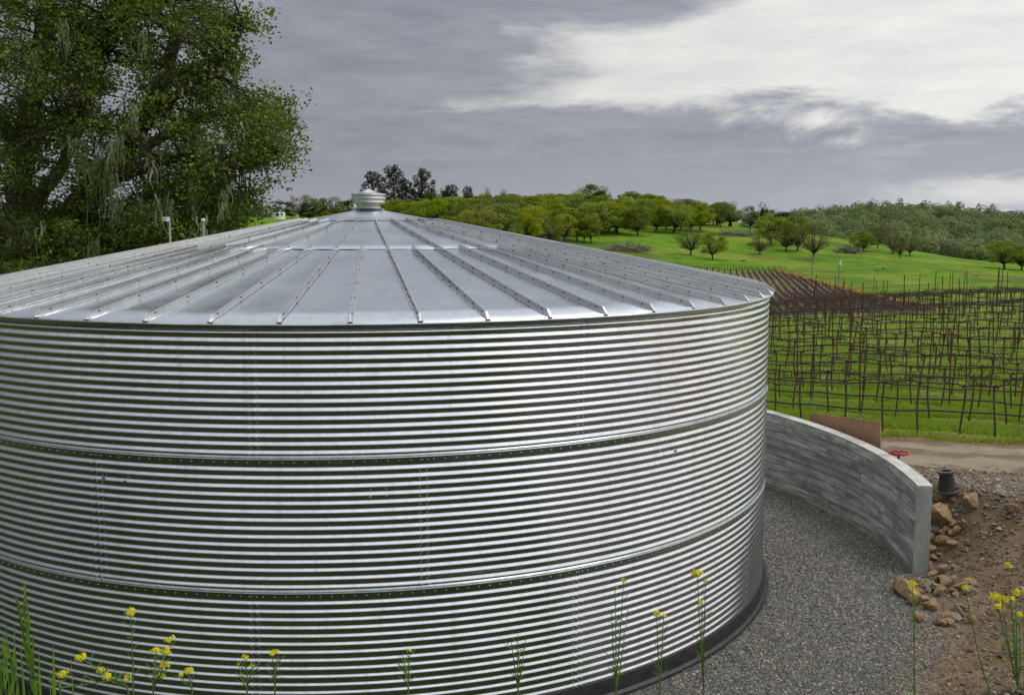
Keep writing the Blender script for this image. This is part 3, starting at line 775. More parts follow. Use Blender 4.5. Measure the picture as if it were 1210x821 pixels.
n = 1000; X = sp0.x + rng.normal(.45, .55, n); Y = sp0.y + rng.normal(.25, .42, n); kp = np.hypot(X - TC[0], Y - TC[1]) > 6.85; X, Y = X[kp], Y[kp]
pebbles('crushed_stone', X, Y, rng.gamma(3, .006, len(X)) + .006, stonemat('pale_crushed_stone', (.12, .10, .078), (.29, .255, .21), (.40, .35, .28)), 'spilled grey crushed stone around the black pipe reducer', 'gravel')

# ------------------------------------------------------------------ leaf helpers
def leaf_quads(C, Nrm, length, width):
    n = len(C)
    Nrm = Nrm / (np.linalg.norm(Nrm, axis=1, keepdims=True) + 1e-9)
    t = rng.normal(size=(n, 3)); t -= Nrm * (t * Nrm).sum(1, keepdims=True); t /= np.linalg.norm(t, axis=1, keepdims=True) + 1e-9
    b = np.cross(Nrm, t)
    L = (length * rng.uniform(.7, 1.25, n))[:, None]; Wd = (width * rng.uniform(.7, 1.25, n))[:, None]
    V = np.stack([C - t * L * .5, C + b * Wd * .5 + t * L * .08, C + t * L * .5, C - b * Wd * .5 + t * L * .08], 1)
    F = np.arange(n * 4).reshape(n, 4)
    return V.reshape(-1, 3), F
def blob_points(n, c, rad, shell=.55):
    d = rng.normal(size=(n, 3)); d /= np.linalg.norm(d, axis=1, keepdims=True)
    rr = rng.uniform(shell, 1.0, (n, 1)) ** .6
    return np.asarray(c) + d * rr * np.asarray(rad), d
def bez(p0, p1, p2, n=6):
    p0, p1, p2 = Vector(p0), Vector(p1), Vector(p2)
    return [p0 * (1 - t) ** 2 + p1 * 2 * t * (1 - t) + p2 * t * t for t in np.linspace(0, 1, n)]

# ------------------------------------------------------------------ tree kinds (height 1, shared meshes)
def tree_kind(seed, width, base, nclump, leaves, lsize, shape='round', density=1.0):
    """returns (trunk builder, crown V, F): open crown of many leaf clumps on real limbs"""
    r = np.random.default_rng(seed); rn = random.Random(seed)
    mb = MB(); lean = Vector((rn.uniform(-.05, .05), rn.uniform(-.05, .05), 0))
    fork = Vector((lean.x, lean.y, base * .95))
    mb.tube(bez((0, 0, -.04), (lean.x * .2, lean.y * .2, base * .5), fork, 5), [.034, .027, .023, .021, .020], 7)
    Vs, Fs, off = [], [], 0
    for i in range(nclump):
        if shape == 'round':
            h = r.uniform(0, 1); ang = i * 2.399 + r.uniform(-.4, .4)
            env = math.sqrt(max(0, 1 - (2 * h - .85) ** 2 / 1.45)) if h < 1 else .2
            rad = env * width * .5 * math.sqrt(r.uniform(.12, 1)) * .86
            c = np.array((rad * math.cos(ang), rad * math.sin(ang), base + (.90 - base) * h))
            cr = r.uniform(.085, .15) * (width ** .5)
            rr3 = (cr, cr, cr * .72)
        else:                                         # tall airy crown in tiers
            h = (i + .5) / nclump; ang = i * 2.399
            rad = width * .5 * (.35 + .65 * math.sin(math.pi * min(1, h * .9 + .12))) * r.uniform(.35, 1)
            c = np.array((rad * math.cos(ang), rad * math.sin(ang), base + (.93 - base) * h))
            cr = r.uniform(.055, .10); rr3 = (cr, cr, cr * .8)
        n = int(leaves / nclump * r.uniform(.7, 1.3) * density)
        global rng
        C, D = blob_points(n, c, rr3)
        D = D + rng.normal(size=D.shape) * .55 + np.array((0, 0, .25))
        V, F = leaf_quads(C, D, lsize, lsize * .8)
        Vs.append(V); Fs.append(F + off); off += len(V)
        st = Vector((lean.x, lean.y, base * rn.uniform(.55, 1.0))) if shape == 'round' else Vector((lean.x * .5, lean.y * .5, max(base * .6, c[2] * .72)))
        mid = (st + Vector(c)) * .5 + Vector((0, 0, rn.uniform(-.05, .03)))
        if shape == 'round': mb.tube(bez(st, mid + Vector((c[0] * .15, c[1] * .15, 0)), c, 5), [.012, .010, .0075, .005, .003], 5, False)
        else: mb.tube(bez(st, mid, c, 4), [.008, .007, .005, .003], 5, False)
    if shape != 'round': mb.tube(bez(fork, (lean.x, lean.y, .6), (lean.x * 2, lean.y * 2, .9), 5), [.020, .016, .013, .009, .004], 6, False)
    me = bpy.data.meshes.new('trunk'); me.from_pydata(mb.v, [], mb.f); me.materials.append(M_barkfar); me.update()
    return me, np.concatenate(Vs), np.concatenate(Fs)
KINDS = {}
def kind(nm, mat, seeds, **kw):
    KINDS[nm] = []
    for s in seeds:
        t, V, F = tree_kind(s, **kw); KINDS[nm].append((t, mesh('crown', V, F, mat)))
kind('spring', M_spring, (1, 2, 3, 4), width=.95, base=.24, nclump=36, leaves=3800, lsize=.036)
kind('mid', M_mid, (5, 6, 7), width=1.0, base=.20, nclump=36, leaves=3800, lsize=.036)
kind('olive', M_olive, (8, 9, 10), width=1.0, base=.24, nclump=38, leaves=2800, lsize=.028)
kind('dark', M_darkleaf, (11, 12), width=1.15, base=.14, nclump=36, leaves=4200, lsize=.040)
kind('airy', M_euc, (13, 14, 15), width=.62, base=.26, nclump=34, leaves=3000, lsize=.030, shape='tall')
kind('shrub', M_shrub, (16, 17), width=1.5, base=.05, nclump=30, leaves=3600, lsize=.05)
def tree(px, py, hpx, wpx, kd, label, group=None, name='oak_tree', Y=None, p=None, cat='tree'):
    if p is None:
        p = hit(px, py) if Y is None else None
        if Y is not None:
            q = at_Y(px, py, Y); p = Vector((q.x, Y, gz(q.x, Y)))
    if p is None: return None
    d = p.y * CP - (p.z - CAMZ) * SP
    H = hpx / FPX * d; tm, cm = random.choice(KINDS[kd])
    e = empty(name, (p.x, p.y, p.z), random.uniform(0, 6.28), label, cat, group)
    ws = wpx / hpx; bw = {'spring': .95, 'mid': 1.0, 'olive': 1.0, 'dark': 1.15, 'airy': .62, 'shrub': 1.5}[kd]
    e.scale = (H * ws / bw, H * ws / bw, H)
    obj('trunk', tm, e); obj('crown', cm, e)
    return e
random.seed(21)
HILL = [
 (816, 302, 36, 36, 'olive', 'bare-looking olive oak left of the small bright oak above the far vineyard'),
 (842, 307, 34, 32, 'spring', 'small bright yellow-green oak standing alone above the far vineyard'),
 (898, 301, 25, 28, 'olive', 'small dark olive oak on the open grass left of the three tall oaks'),
 (929, 298, 38, 34, 'olive', 'left oak of the cluster on the open green slope'),
 (942, 297, 42, 36, 'mid', 'middle tall oak of the cluster on the open green slope'),
 (961, 307, 45, 38, 'olive', 'large grey-brown oak standing lowest in the cluster on the open green slope'),
 (912, 290, 40, 40, 'spring', 'yellow-green oak behind the cluster on the open green slope'),
 (1020, 297, 24, 32, 'mid', 'low round oak at the left of the row on the right slope'),
 (1037, 293, 27, 22, 'olive', 'second oak from the left in the row on the right slope'),
 (1055, 300, 28, 24, 'olive', 'third oak from the left in the row on the right slope'),
 (1063, 305, 27, 20, 'olive', 'forked oak near the right end of the row on the right slope'),
 (1075, 303, 25, 26, 'olive', 'rightmost oak of the row on the right slope'),
 (1187, 318, 36, 44, 'spring', 'broad leafy yellow-green oak at the far right of the slope'),
 (1207, 319, 30, 34, 'mid', 'darker oak cut by the right picture edge on the slope'),
 (864, 268, 31, 36, 'olive', 'grey spreading oak on the bare brown bank at the ridge end'),
 (886, 272, 30, 24, 'olive', 'thin grey oak at the right of the bare brown bank'),
 (843, 266, 29, 30, 'olive', 'grey oak at the left of the bare brown bank'),
 (906, 276, 30, 34, 'dark', 'dark live oak on the ridge behind the open slope'),
 (925, 278, 28, 30, 'dark', 'dark live oak at the ridge top right of the brown bank'),
 (622, 252, 32, 30, 'dark', 'dark round live oak rising above the green woods'),
 (701, 258, 42, 40, 'mid', 'tallest rounded green oak on the ridge of the woods'),
 (745, 258, 34, 34, 'mid', 'rounded green oak on the ridge right of the tallest one'),
 (690, 287, 30, 22, 'spring', 'slim yellow-green oak at the lower edge of the woods'),
 (699, 288, 36, 26, 'spring', 'upright yellow-green oak at the lower edge of the woods'),
 (667, 286, 34, 32, 'spring', 'round yellow-green oak at the lower left edge of the woods'),
 (650, 290, 36, 34, 'mid', 'green oak just above the tank roof at the lower left edge of the woods'),
 (720, 273, 36, 28, 'spring', 'yellow-green oak with a clear trunk inside the woods'),
]
for (px, py, h, w, kd, lb) in HILL: tree(px, py, h, w * 1.15, kd, lb)
# the woods on the middle hill
def edge_y(px): return float(np.interp(px, [440, 640, 700, 735, 790, 850, 880], [300, 291, 283, 279, 279, 270, 266]))
wl = {'spring': 'bright yellow-green oak crowded in the woods on the middle hill', 'mid': 'mid green oak crowded in the woods on the middle hill',
      'olive': 'greyish half-bare oak crowded in the woods on the middle hill', 'dark': 'dark evergreen oak crowded in the woods on the middle hill'}
cnt = 0; tries = 0; used = []
while cnt < 175 and tries < 6000:
    tries += 1
    px = random.uniform(445, 868); Y = random.uniform(225, 450)
    X = (px - 605) / FPX * Y; z = gz(X, Y); qx, qy = pix(X, Y, z)
    if qy > edge_y(qx) - .5: continue
    if any((X - a) ** 2 + (Y - b) ** 2 < 5.2 ** 2 for a, b in used): continue
    d = Y * CP - (z - CAMZ) * SP
    top = qy - 11.5 / d * FPX
    lim = float(np.interp(qx, [440, 480, 560, 600, 660, 700, 760, 800, 850, 900], [238, 236, 231, 229, 228, 222, 226, 233, 238, 248]))
    H = random.uniform(8.5, 13); hp = H / d * FPX
    if qy - hp < lim: hp = qy - lim + random.uniform(-3, 2)
    if hp < 15: continue
    kd = random.choices(['spring', 'mid', 'olive', 'dark'], [6, 5, 1.2, .5])[0]
    tree(qx, qy, hp, hp * random.uniform(1.05, 1.45), kd, wl[kd], kd + ' oaks of the woods', p=Vector((X, Y, z)))
    used.append((X, Y)); cnt += 1
# tall trees on the skyline behind the tank peak
SKY = [
 (441, 252, 52, 30, 'airy', 'tall dark eucalyptus rising directly behind the roof vent', 'eucalyptus_tree'),
 (465, 252, 60, 36, 'airy', 'tallest airy eucalyptus just right of the roof vent', 'eucalyptus_tree'),
 (480, 252, 42, 22, 'airy', 'thin eucalyptus between the two tall clumps on the skyline', 'eucalyptus_tree'),
 (500, 252, 56, 30, 'airy', 'tall eucalyptus second from the roof vent on the skyline', 'eucalyptus_tree'),
 (491, 252, 30, 26, 'dark', 'dark bushy tree at the foot of the eucalyptus on the skyline', 'evergreen_tree'),
 (510, 254, 32, 30, 'mid', 'round green oak below the eucalyptus on the skyline', 'oak_tree'),
 (533, 250, 34, 26, 'airy', 'medium eucalyptus right of the round green oak on the skyline', 'eucalyptus_tree'),
 (524, 250, 28, 24, 'dark', 'dark tree left of the medium eucalyptus on the skyline', 'evergreen_tree'),
 (553, 250, 32, 20, 'airy', 'thin grey tree third from the right on the skyline by the white car', 'eucalyptus_tree'),
 (575, 250, 31, 18, 'spring', 'narrow yellow-green tree poking above the skyline', 'oak_tree'),
 (595, 250, 29, 16, 'olive', 'bare brown tree left of the dark round live oak', 'oak_tree'),
 (305, 257, 13, 18, 'dark', 'small dark round tree left of the white water tank on the left hill', 'evergreen_tree'),
 (334, 256, 20, 28, 'dark', 'dark live oak behind the white water tank on the left hill', 'evergreen_tree'),
 (355, 254, 26, 28, 'olive', 'tall brownish oak right of the white water tank on the left hill', 'oak_tree'),
 (366, 256, 18, 22, 'dark', 'dark tree between the brownish oaks on the left hill', 'evergreen_tree'),
 (378, 258, 26, 28, 'mid', 'round green oak in the middle of the left hill trees', 'oak_tree'),
 (394, 256, 26, 20, 'olive', 'second brownish oak on the left hill', 'oak_tree'),
 (404, 254, 18, 20, 'mid', 'green oak left of the roof vent on the left hill', 'oak_tree'),
 (414, 254, 20, 14, 'dark', 'pointed dark tree just left of the roof vent', 'evergreen_tree'),
 (388, 262, 16, 22, 'spring', 'low bright bush at the foot of the left hill trees', 'oak_tree'),
]
for (px, py, h, w, kd, lb, nm) in SKY:
    Y = 215 if px < 430 else 330
    q = at_Y(px, py - h, Y); H = q.z - gz(q.x, Y)       # crown top where the skyline has it
    if H < 1.5: H = 1.5
    if px < 430: w *= 1.35
    tree(px, py, H / Y * FPX, w, kd, lb, None, nm, Y=Y)

# far wooded hill: one mass of crowns
def far_wood():
    Vs, Fs, off = [], [], 0; n = 0
    r = np.random.default_rng(3)
    tones = []
    while n < 1500:
        px = r.uniform(880, 1330); Y = r.uniform(520, 1010)
        X = (px - 605) / FPX * Y; z = gz(X, Y)
        R0 = r.uniform(3.6, 7.4); H = R0 * r.uniform(1.1, 1.7)
        if Y > 960 and r.random() < .12: R0 *= .55; H *= 1.5
        m = 125
        C, D = blob_points(m, (X, Y, z + H * .55), (R0, R0, H * .6), .7)
        C[:, 2] = np.maximum(C[:, 2], z)
        V, F = leaf_quads(C, D + r.normal(size=D.shape) * .16, 1.5, 1.4)
        Vs.append(V); Fs.append(F + off); off += len(V); n += 1; tones.append(np.full(len(V), np.clip(.5 + .55 * float(wob(np.array(X), np.array(Y), 38., 1.)) * .8 + r.normal(0, .26), 0, 1)))
    me = mesh('distant_wood', np.concatenate(Vs), np.concatenate(Fs), M_wood); at = me.attributes.new('tone', 'FLOAT', 'POINT'); at.data.foreach_set('value', np.concatenate(tones).astype(np.float32))
    o = obj('distant_wood', me)
    tag(o, 'green woods covering the far hill at the right', 'woods', None, 'stuff')
far_wood()

# brown bank, brush piles, field stones
def brush_pile(px, py, wpx, hpx, label, log=True):
    p = hit(px, py); d = p.y; w = wpx / FPX * d; h = hpx / FPX * d; rn = random.Random(int(px))
    e = empty('fallen_tree', p, 0, label, 'fallen tree'); mb = MB()
    for i in range(150):
        x = rn.uniform(-.5, .5) * w; y = rn.uniform(-.25, .25) * w; z0 = rn.uniform(0, .25) * h
        a = rn.uniform(0, 6.3); l = rn.uniform(.12, .3) * w; up = rn.uniform(-.1, .9) * h * (1 - abs(x) / w * 1.3)
        mb.tube(bez((x, y, z0), (x + l * .5 * math.cos(a), y + l * .3 * math.sin(a), z0 + up * .8), (x + l * math.cos(a), y + l * .5 * math.sin(a), max(.1, z0 + up)), 4), [.11, .09, .07, .03], 4, False)
    mb.build('branches', M_brush, e, False)
    mb = MB(); mb.tube(bez((-.35 * w, 0, h * .5), (0, -.1 * w, h * .35), (.25 * w, -.12 * w, .25), 6), [.30, .38, .4, .42, .45, .4], 8); mb.build('trunk', M_brush, e)
    return e
brush_pile(742, 298, 52, 16, 'grey fallen tree with a tangle of bare branches on the grass below the woods')
brush_pile(1002, 300, 32, 14, 'fallen tree with grey branches left of the oak row on the right slope')
brush_pile(870, 279, 46, 9, 'long low heap of brown brush along the ridge below the grey oaks')
def field_stone(px, py, w, lb):
    p = hit(px, py); s = w / FPX * p.y
    o = obj('field_stone', rocksB[int(px) % 4], None, (p.x, p.y, p.z + .15 * s)); o.scale = (s, s, s * .6); tag(o, lb, 'rock')
field_stone(878, 309, 9, 'dark flat stone on the grass right of the small bright oak')
field_stone(1044, 318, 6, 'pale stone on the right slope above the yellow flower strip')
field_stone(1153, 327, 8, 'grey stone alone on the lower right slope')
field_stone(1036, 321, 6, 'dark stone beside the pale stone on the right slope')

# white tank, blue sheds and a car on the hills
p = at_Y(330, 256, 205); p.z = gz(p.x, p.y)
wtk = empty('storage_tank', p, 0, 'small pale square water tank on the grassy hill left of the roof vent', 'tank')
mb = MB(); s = 205 / FPX
mb.lathe([(.0, 7.6 * s), (5.2 * s, 7.6 * s), (7 * s, 6.9 * s), (7.2 * s, 6 * s), (7.2 * s, -1 * s)], 24); mb.build('body', M_white, wtk, True, 50)
mb = MB(); mb.lathe([(7.35 * s, 2.6 * s), (7.35 * s, 3.0 * s)], 24); mb.lathe([(7.35 * s, 5.0 * s), (7.35 * s, 5.4 * s)], 24); mb.build('rib_rings', M_pole, wtk)
mb = MB(); mb.lathe([(1.4 * s, 7.5 * s), (1.4 * s, 8.3 * s), (0, 8.5 * s)], 14); mb.build('lid', M_pole, wtk)
M_blue = simple('blue_grey_sheet', (.05, .10, .16), (.09, .16, .23), .6, 1)
M_shroof = simple('dark_shed_roof', (.05, .05, .055), (.09, .09, .095), .7, 2)
for (px, w, lb) in ((301, 9, 'leftmost low blue-grey shed on the left hill'), (314, 12, 'low blue-grey shed next to the white water tank')):
    p = at_Y(px, 257, 212); p.z = gz(p.x, p.y); s = 212 / FPX
    e = empty('shed', p, 0, lb, 'shed')
    mb = MB(); mb.box((0, 0, 2 * s), (w * s, 5 * s, 4.4 * s)); mb.build('wall', M_blue, e, False)
    mb = MB(); mb.add([(-w * .55 * s, -3 * s, 4.1 * s), (w * .55 * s, -3 * s, 4.1 * s), (w * .55 * s, 3 * s, 4.1 * s), (-w * .55 * s, 3 * s, 4.1 * s), (-w * .55 * s, 0, 5.6 * s), (w * .55 * s, 0, 5.6 * s)], [(0, 1, 5, 4), (2, 3, 4, 5), (0, 4, 3), (1, 2, 5), (0, 3, 2, 1)]); mb.build('roof', M_shroof, e, False)
    for q in (-.3, 0, .3):
        mb = MB(); mb.box((w * q * s, -2.55 * s, 2.2 * s), (w * .16 * s, .12 * s, 1.6 * s)); mb.build('window', M_dark, e, False)

# utility poles
for (px, py, h, lb) in ((959.5, 326, 24, 'left wooden utility pole at the edge of the far vineyard'), (991, 336, 32, 'right wooden utility pole with a pale box, beside the yellow flower strip')):
    p = hit(px, py); s = p.y / FPX; e = empty('utility_pole', p, 0, lb, 'pole')
    mb = MB(); mb.tube([(0, 0, -.3), (0, 0, h * s)], [.16, .11], 8); mb.build('shaft', M_postpale, e)
    mb = MB(); mb.box((.1, -.25, h * s * .78), (.45, .35, .9)); mb.build('meter_box', M_white if px > 980 else M_postpale, e, False)
    mb = MB(); mb.box((0, 0, h * s * .95), (1.5, .1, .12)); mb.build('crossarm', M_postpale, e, False)

# ------------------------------------------------------------------ far vineyard rows
def far_rows():
    w = -20.0; i = 0
    rn = np.random.default_rng(9)
    while w < 27.5:
        ytop = 251.0
        # right edge: x = 59.8 + (y-162)*.0789, row: x = w + .205 y
        yc = (59.8 - 162 * .0789 - w - 1.2) / (.205 - .0789); ytop = min(ytop, yc)
        if ytop > 130:
            e = empty('vine_row', (w + .205 * 126, 126, gz(w + .205 * 126, 126)), 0, 'distant purple-brown vine row in the far vineyard below the green slope', 'vine row', 'rows of the far vineyard')
            Y = np.arange(126, ytop, 1.1); X = w + .205 * Y; Z = ground(X, Y)
            B = np.array(e.location)
            V = []; n_ = len(Y)
            for dx_, dz_ in ((-.27, .03), (0, .10), (.27, .03)): V.append(np.c_[X + dx_, Y, Z + dz_] - B)
            V = np.concatenate(V); F = []
            for r_ in (0, 1):
                for q in range(n_ - 1): F.append((r_ * n_ + q, (r_ + 1) * n_ + q, (r_ + 1) * n_ + q + 1, r_ * n_ + q + 1))
            obj('soil_strip', mesh('soil_strip', V, np.array(F), M_fieldsoil), e)
            # vines: crossed thin blades of cane
            Yv = np.arange(126, ytop, .55); Xv = w + .205 * Yv; Zv = ground(Xv, Yv); m = len(Yv)
            C = np.c_[Xv, Yv, Zv] - B
            Q, F = [], []
            for q in range(m):
                h = rn.uniform(.45, .7); t_ = .03; x_, y_, z_ = C[q]; b = len(Q)
                Q += [(x_ - t_, y_, z_), (x_ + t_, y_, z_), (x_ + t_, y_, z_ + h), (x_ - t_, y_, z_ + h)]
                Q += [(x_ + rn.normal() * .05, y_ - .30, z_ + h), (x_ + rn.normal() * .05, y_ + .30, z_ + h), (x_ + rn.normal() * .12, y_ + .30, z_ + h + .16), (x_ + rn.normal() * .12, y_ - .3, z_ + h + .16)]
                F += [(b, b + 1, b + 2, b + 3), (b + 4, b + 5, b + 6, b + 7)]
            o = obj('vines', mesh('vines', np.array(Q), np.array(F), M_cane), e); tag(o, kind='stuff')
            ps = MB()
            for y_ in np.arange(128, ytop, 7.5):
                x_ = w + .205 * y_; z_ = gz(x_, y_); ps.tube([(x_ - B[0], y_ - B[1], z_ - B[2] - .1), (x_ - B[0], y_ - B[1], z_ - B[2] + 1.5)], .035, 4)
            o = ps.build('posts', M_rust, e, False); tag(o, kind='stuff')
        w += 1.38; i += 1
far_rows()
# yellow flower strip on its right edge and a wire fence along its top
def flower_strip():
    n = 9000; y = rng.uniform(150, 256, n); x = 60.6 + (y - 162) * .0789 + rng.normal(0, .45, n) + np.maximum(0, y - 235) * -.12
    C = np.c_[x, y, ground(x, y) + rng.uniform(.15, .55, n)]
    V, F = leaf_quads(C, rng.normal(size=(n, 3)) + np.array((0, -.6, .5)), .34, .3)
    o = obj('wildflower_strip', mesh('wildflower_strip', V, F, leafmat('field_mustard', (.42, .30, .05), (.52, .40, .08), None, .2))); tag(o, 'yellow-orange wildflower strip along the edge of the far vineyard', 'flowers', None, 'stuff')
flower_strip()
fe = empty('wire_fence', (45, 254, gz(45, 254)), 0, 'dark wire fence along the top of the far vineyard', 'fence'); B = np.array(fe.location)
xs = np.linspace(26, 68, 30)
fpm = MB(); fpm.tube([(0, 0, -.2), (0, 0, 1.35)], .07, 5); fpo = None
for x in xs:
    if fpo is None: fpo = fpm.build('fence_post', M_barkfar, fe, False); o = fpo
    else: o = fpo.copy(); col.objects.link(o)
    o.location = (x - B[0], 254 - B[1], gz(x, 254) - B[2])
for h in (.5, .9, 1.25):
    mb = MB(); mb.tube([(x - B[0], 254 - B[1], gz(x, 254) - B[2] + h) for x in xs], .03, 4); mb.build('fence_wire', M_barkfar, fe, False)

# ------------------------------------------------------------------ near vineyard
def vine_kind(seed):
    rn = random.Random(seed)
    H = .80; t = MB(); k = [rn.uniform(-.04, .04) for _ in range(4)]
    top = Vector((k[0], k[1] * .5, H))
    pts = [Vector((0, 0, -.08))] + [Vector((top.x * u + math.sin(u * 3 + seed) * .025, top.y * u + k[2] * math.sin(u * 4), H * u)) for u in np.linspace(.08, 1, 8)]
    t.tube(pts, [.023, .019, .0165, .0175, .0155, .0165, .0155, .018, .022], 6)
    t.tube([top + Vector((-.03, 0, -.02)), top + Vector((.01, 0, .035)), top + Vector((.04, 0, -.01))], [.014, .024, .014], 6)
    arms = []
    for s in (-1, 1):
        a = MB(); L = rn.uniform(.30, .40); sag = rn.uniform(-.02, .02)
        if rn.random() < .25: mid = top + Vector((s * .14, 0, .08))
        else: mid = top + Vector((s * .12, 0, .03))
        P = bez(top, mid, top + Vector((s * L, rn.uniform(-.03, .03), sag)), 7)
        a.tube(P, [.017, .0145, .014, .0125, .0115, .0095, .006], 6)
        for q in range(2, 7):
            b = P[q]; h = rn.uniform(.05, .13); dxx = rn.uniform(-.05, .05)
            a.tube([b, b + Vector((dxx * .4, rn.uniform(-.02, .02), h * .5)), b + Vector((dxx, rn.uniform(-.04, .04), h))], [.008, .006, .003], 5)
        if rn.random() < .5:                          # a curled old cane
            c = P[4]; rr_ = rn.uniform(.05, .09)
            a.tube([c + Vector((s * rr_ * math.sin(u), 0, rr_ * (1 - math.cos(u)))) for u in np.linspace(0, 4.6, 10)], [.008] * 4 + [.006] * 3 + [.004] * 3, 5)
        arms.append(a)
    def me(m_, nm):
        q = bpy.data.meshes.new(nm); q.from_pydata(m_.v, [], m_.f); q.materials.append(M_vine); q.polygons.foreach_set('use_smooth', np.ones(len(q.polygons), bool)); q.update(); return q
    return me(t, 'trunk'), me(arms[0], 'cordon'), me(arms[1], 'cordon')
VK = [vine_kind(s) for s in range(7)]
def row_pt(v, u):                                    # u along the row (to the right and towards the camera)
    x = v * ROWS + u * ROWC; y = v * ROWC - u * ROWS
    return x, y
ORD = ['nearest', 'second', 'third', 'fourth', 'fifth', 'sixth', 'seventh', 'eighth', 'ninth', 'tenth', 'eleventh', 'twelfth', 'thirteenth', 'fourteenth', 'fifteenth', 'sixteenth', 'seventeenth', 'eighteenth', 'nineteenth', 'twentieth']
post = MB(); post.box((0, 0, .98), (.026, .009, 1.30)); post.box((0, .014, .98), (.008, .022, 1.30)); post_up = bpy.data.meshes.new('stake'); post_up.from_pydata(post.v, [], post.f); post_up.materials.append(M_rust)
post = MB(); post.box((0, 0, .05), (.025, .008, .58)); post.box((0, .014, .05), (.007, .021, .58)); post_lo = bpy.data.meshes.new('stake_foot'); post_lo.from_pydata(post.v, [], post.f); post_lo.materials.append(M_postpale)
random.seed(3)
nv = 0
for rI in range(NROW):
    v = V0 + VSTEP * rI
    us = []
    # range of u seen in the picture (a little beyond on both sides)
    U = np.linspace(-30, 60, 901); X, Y = row_pt(v, U); ok = Y > 6; X, Y, U = X[ok], Y[ok], U[ok]
    Z = ground(X, Y) + .8; px_, _ = pix(X, Y, Z)
    k = (px_ > 835) & (px_ < 1345); u0, u1 = U[k].min(), U[k].max()
    sp_v = .62 if rI < 6 else (.68 if rI < 12 else .74)
    u = math.floor(u0 / sp_v) * sp_v + (rI * .23 % sp_v); q = 0
    rowname = ORD[rI]; rowv, rowp = [], []
    ulist = []
    while u < u1:
        x, y = row_pt(v + random.uniform(-.04, .04), u + random.uniform(-.07, .07)); ulist.append(u)
        tm, c1, c2 = VK[random.randrange(7)]
        e = empty('grapevine', (x, y, gz(x, y)), -ROWA + (math.pi if random.random() < .5 else 0), 'pruned bare grapevine tied along the %s vine row from the dirt road' % rowname, 'grapevine', 'grapevines of the %s row' % rowname)
        sc_ = random.uniform(.90, 1.12); e.scale = (sc_, sc_, sc_); e.rotation_euler.x = random.uniform(-.04, .04); e.rotation_euler.y = random.uniform(-.035, .035)
        obj('trunk', tm, e); obj('cordon', c1, e); obj('cordon', c2, e); nv += 1; rowv.append((pix(x, y, gz(x, y) + .4)[0], e))
        if q % 4 == (rI * 3) % 4:
            xp, yp = row_pt(v, u + .3)
            pe = empty('trellis_post', (xp, yp, gz(xp, yp)), -ROWA, 'rust red steel stake in the %s vine row from the dirt road' % rowname, 'post', 'stakes of the %s vine row' % rowname)
            hs = random.uniform(.88, 1.06); pe.scale = (1, 1, hs); pe.rotation_euler.x = random.uniform(-.03, .03); pe.rotation_euler.y = random.uniform(-.05, .05)
            obj('stake', post_up, pe); obj('stake_foot', post_lo, pe); rowp.append((pix(xp, yp, gz(xp, yp) + .8)[0], pe))
        u += sp_v; q += 1
    for lst, wd, lim in ((rowv, 'bare grapevine', 6), (rowp, 'rust red stake', 12)):
        if rI >= lim: continue
        vis_ = sorted([q for q in lst if 905 < q[0] < 1208], key=lambda q: -q[0])
        for n_, (q, e) in enumerate(vis_):
            if n_ < len(ORD): e['label'] = '%s, %s from right picture edge in the %s vine row from road' % (wd, ('first' if n_ == 0 else ORD[n_]), rowname)
    for nm, hh, rad_, mt, lb, ct in (('drip_hose', .40, .0165, M_hose, 'black drip hose strung low along the %s vine row from the dirt road', 'hose'),
                                     ('trellis_wire', .80, .0050, M_wire, 'steel wire at cordon height along the %s vine row from the dirt road', 'wire'),
                                     ('upper_wire', 1.18, .0018, M_wire, 'upper steel wire along the %s vine row from the dirt road', 'wire')):
        P = []
        for q, uu in enumerate(np.arange(u0 - .5, u1 + .5, .33)):
            x, y = row_pt(v, uu); P.append((x, y, gz(x, y) + hh + (.018 * math.sin(uu * 2.4 + rI) if nm == 'drip_hose' else .004 * math.sin(uu * 1.3)) + (.012 * random.uniform(-1, 1) if nm == 'drip_hose' else 0)))
        mb = MB(); mb.tube(P, rad_, 5); o = mb.build(nm, mt, None, True, None)
        tag(o, lb % rowname, ct)
print('vines', nv)

# grass between the rows (one uncountable mass)
def blades(name, X, Y, h, w, mat, label, lean=.35, cat='grass'):
    n = len(X); Z = ground(X, Y) - .01
    a = rng.uniform(0, 6.28, n); t = np.c_[np.cos(a), np.sin(a), np.zeros(n)]
    ln = np.c_[rng.normal(0, lean, n), rng.normal(0, lean, n), np.ones(n)]
    B = np.c_[X, Y, Z]
    V = np.stack([B - t * w[:, None] * .5, B + t * w[:, None] * .5, B + ln * h[:, None] * .6 + t * w[:, None] * .32, B + ln * h[:, None] * np.array((1.25, 1.25, 1)) ], 1)
    F = np.arange(n * 4).reshape(n, 4)
    o = obj(name, mesh(name, V.reshape(-1, 3), F, mat)); tag(o, label, cat, None, 'stuff'); return o
n = 205000
v = V0 - .55 + rng.gamma(1.5, 4.0, n); pxr = rng.uniform(835, 1345, n)
Yg = v / (ROWC + ROWS * (pxr - 605) / FPX * 1.0); Xg = (pxr - 605) / FPX * Yg
v = Xg * ROWS + Yg * ROWC
ph = np.abs(np.mod((v - V0) / VSTEP + .5, 1) - .5)
keep = (v < VEND - .5) & (rng.uniform(0, 1, n) < sstep(ph, .13, .26) + .03)
Xg, Yg = Xg[keep], Yg[keep]; d = Yg / 18
blades('vineyard_grass', Xg, Yg, rng.uniform(.05, .14, len(Xg)) * (.8 + .2 * d), rng.uniform(.010, .022, len(Xg)) * d, M_grass, 'green cover grass growing between the vine rows')
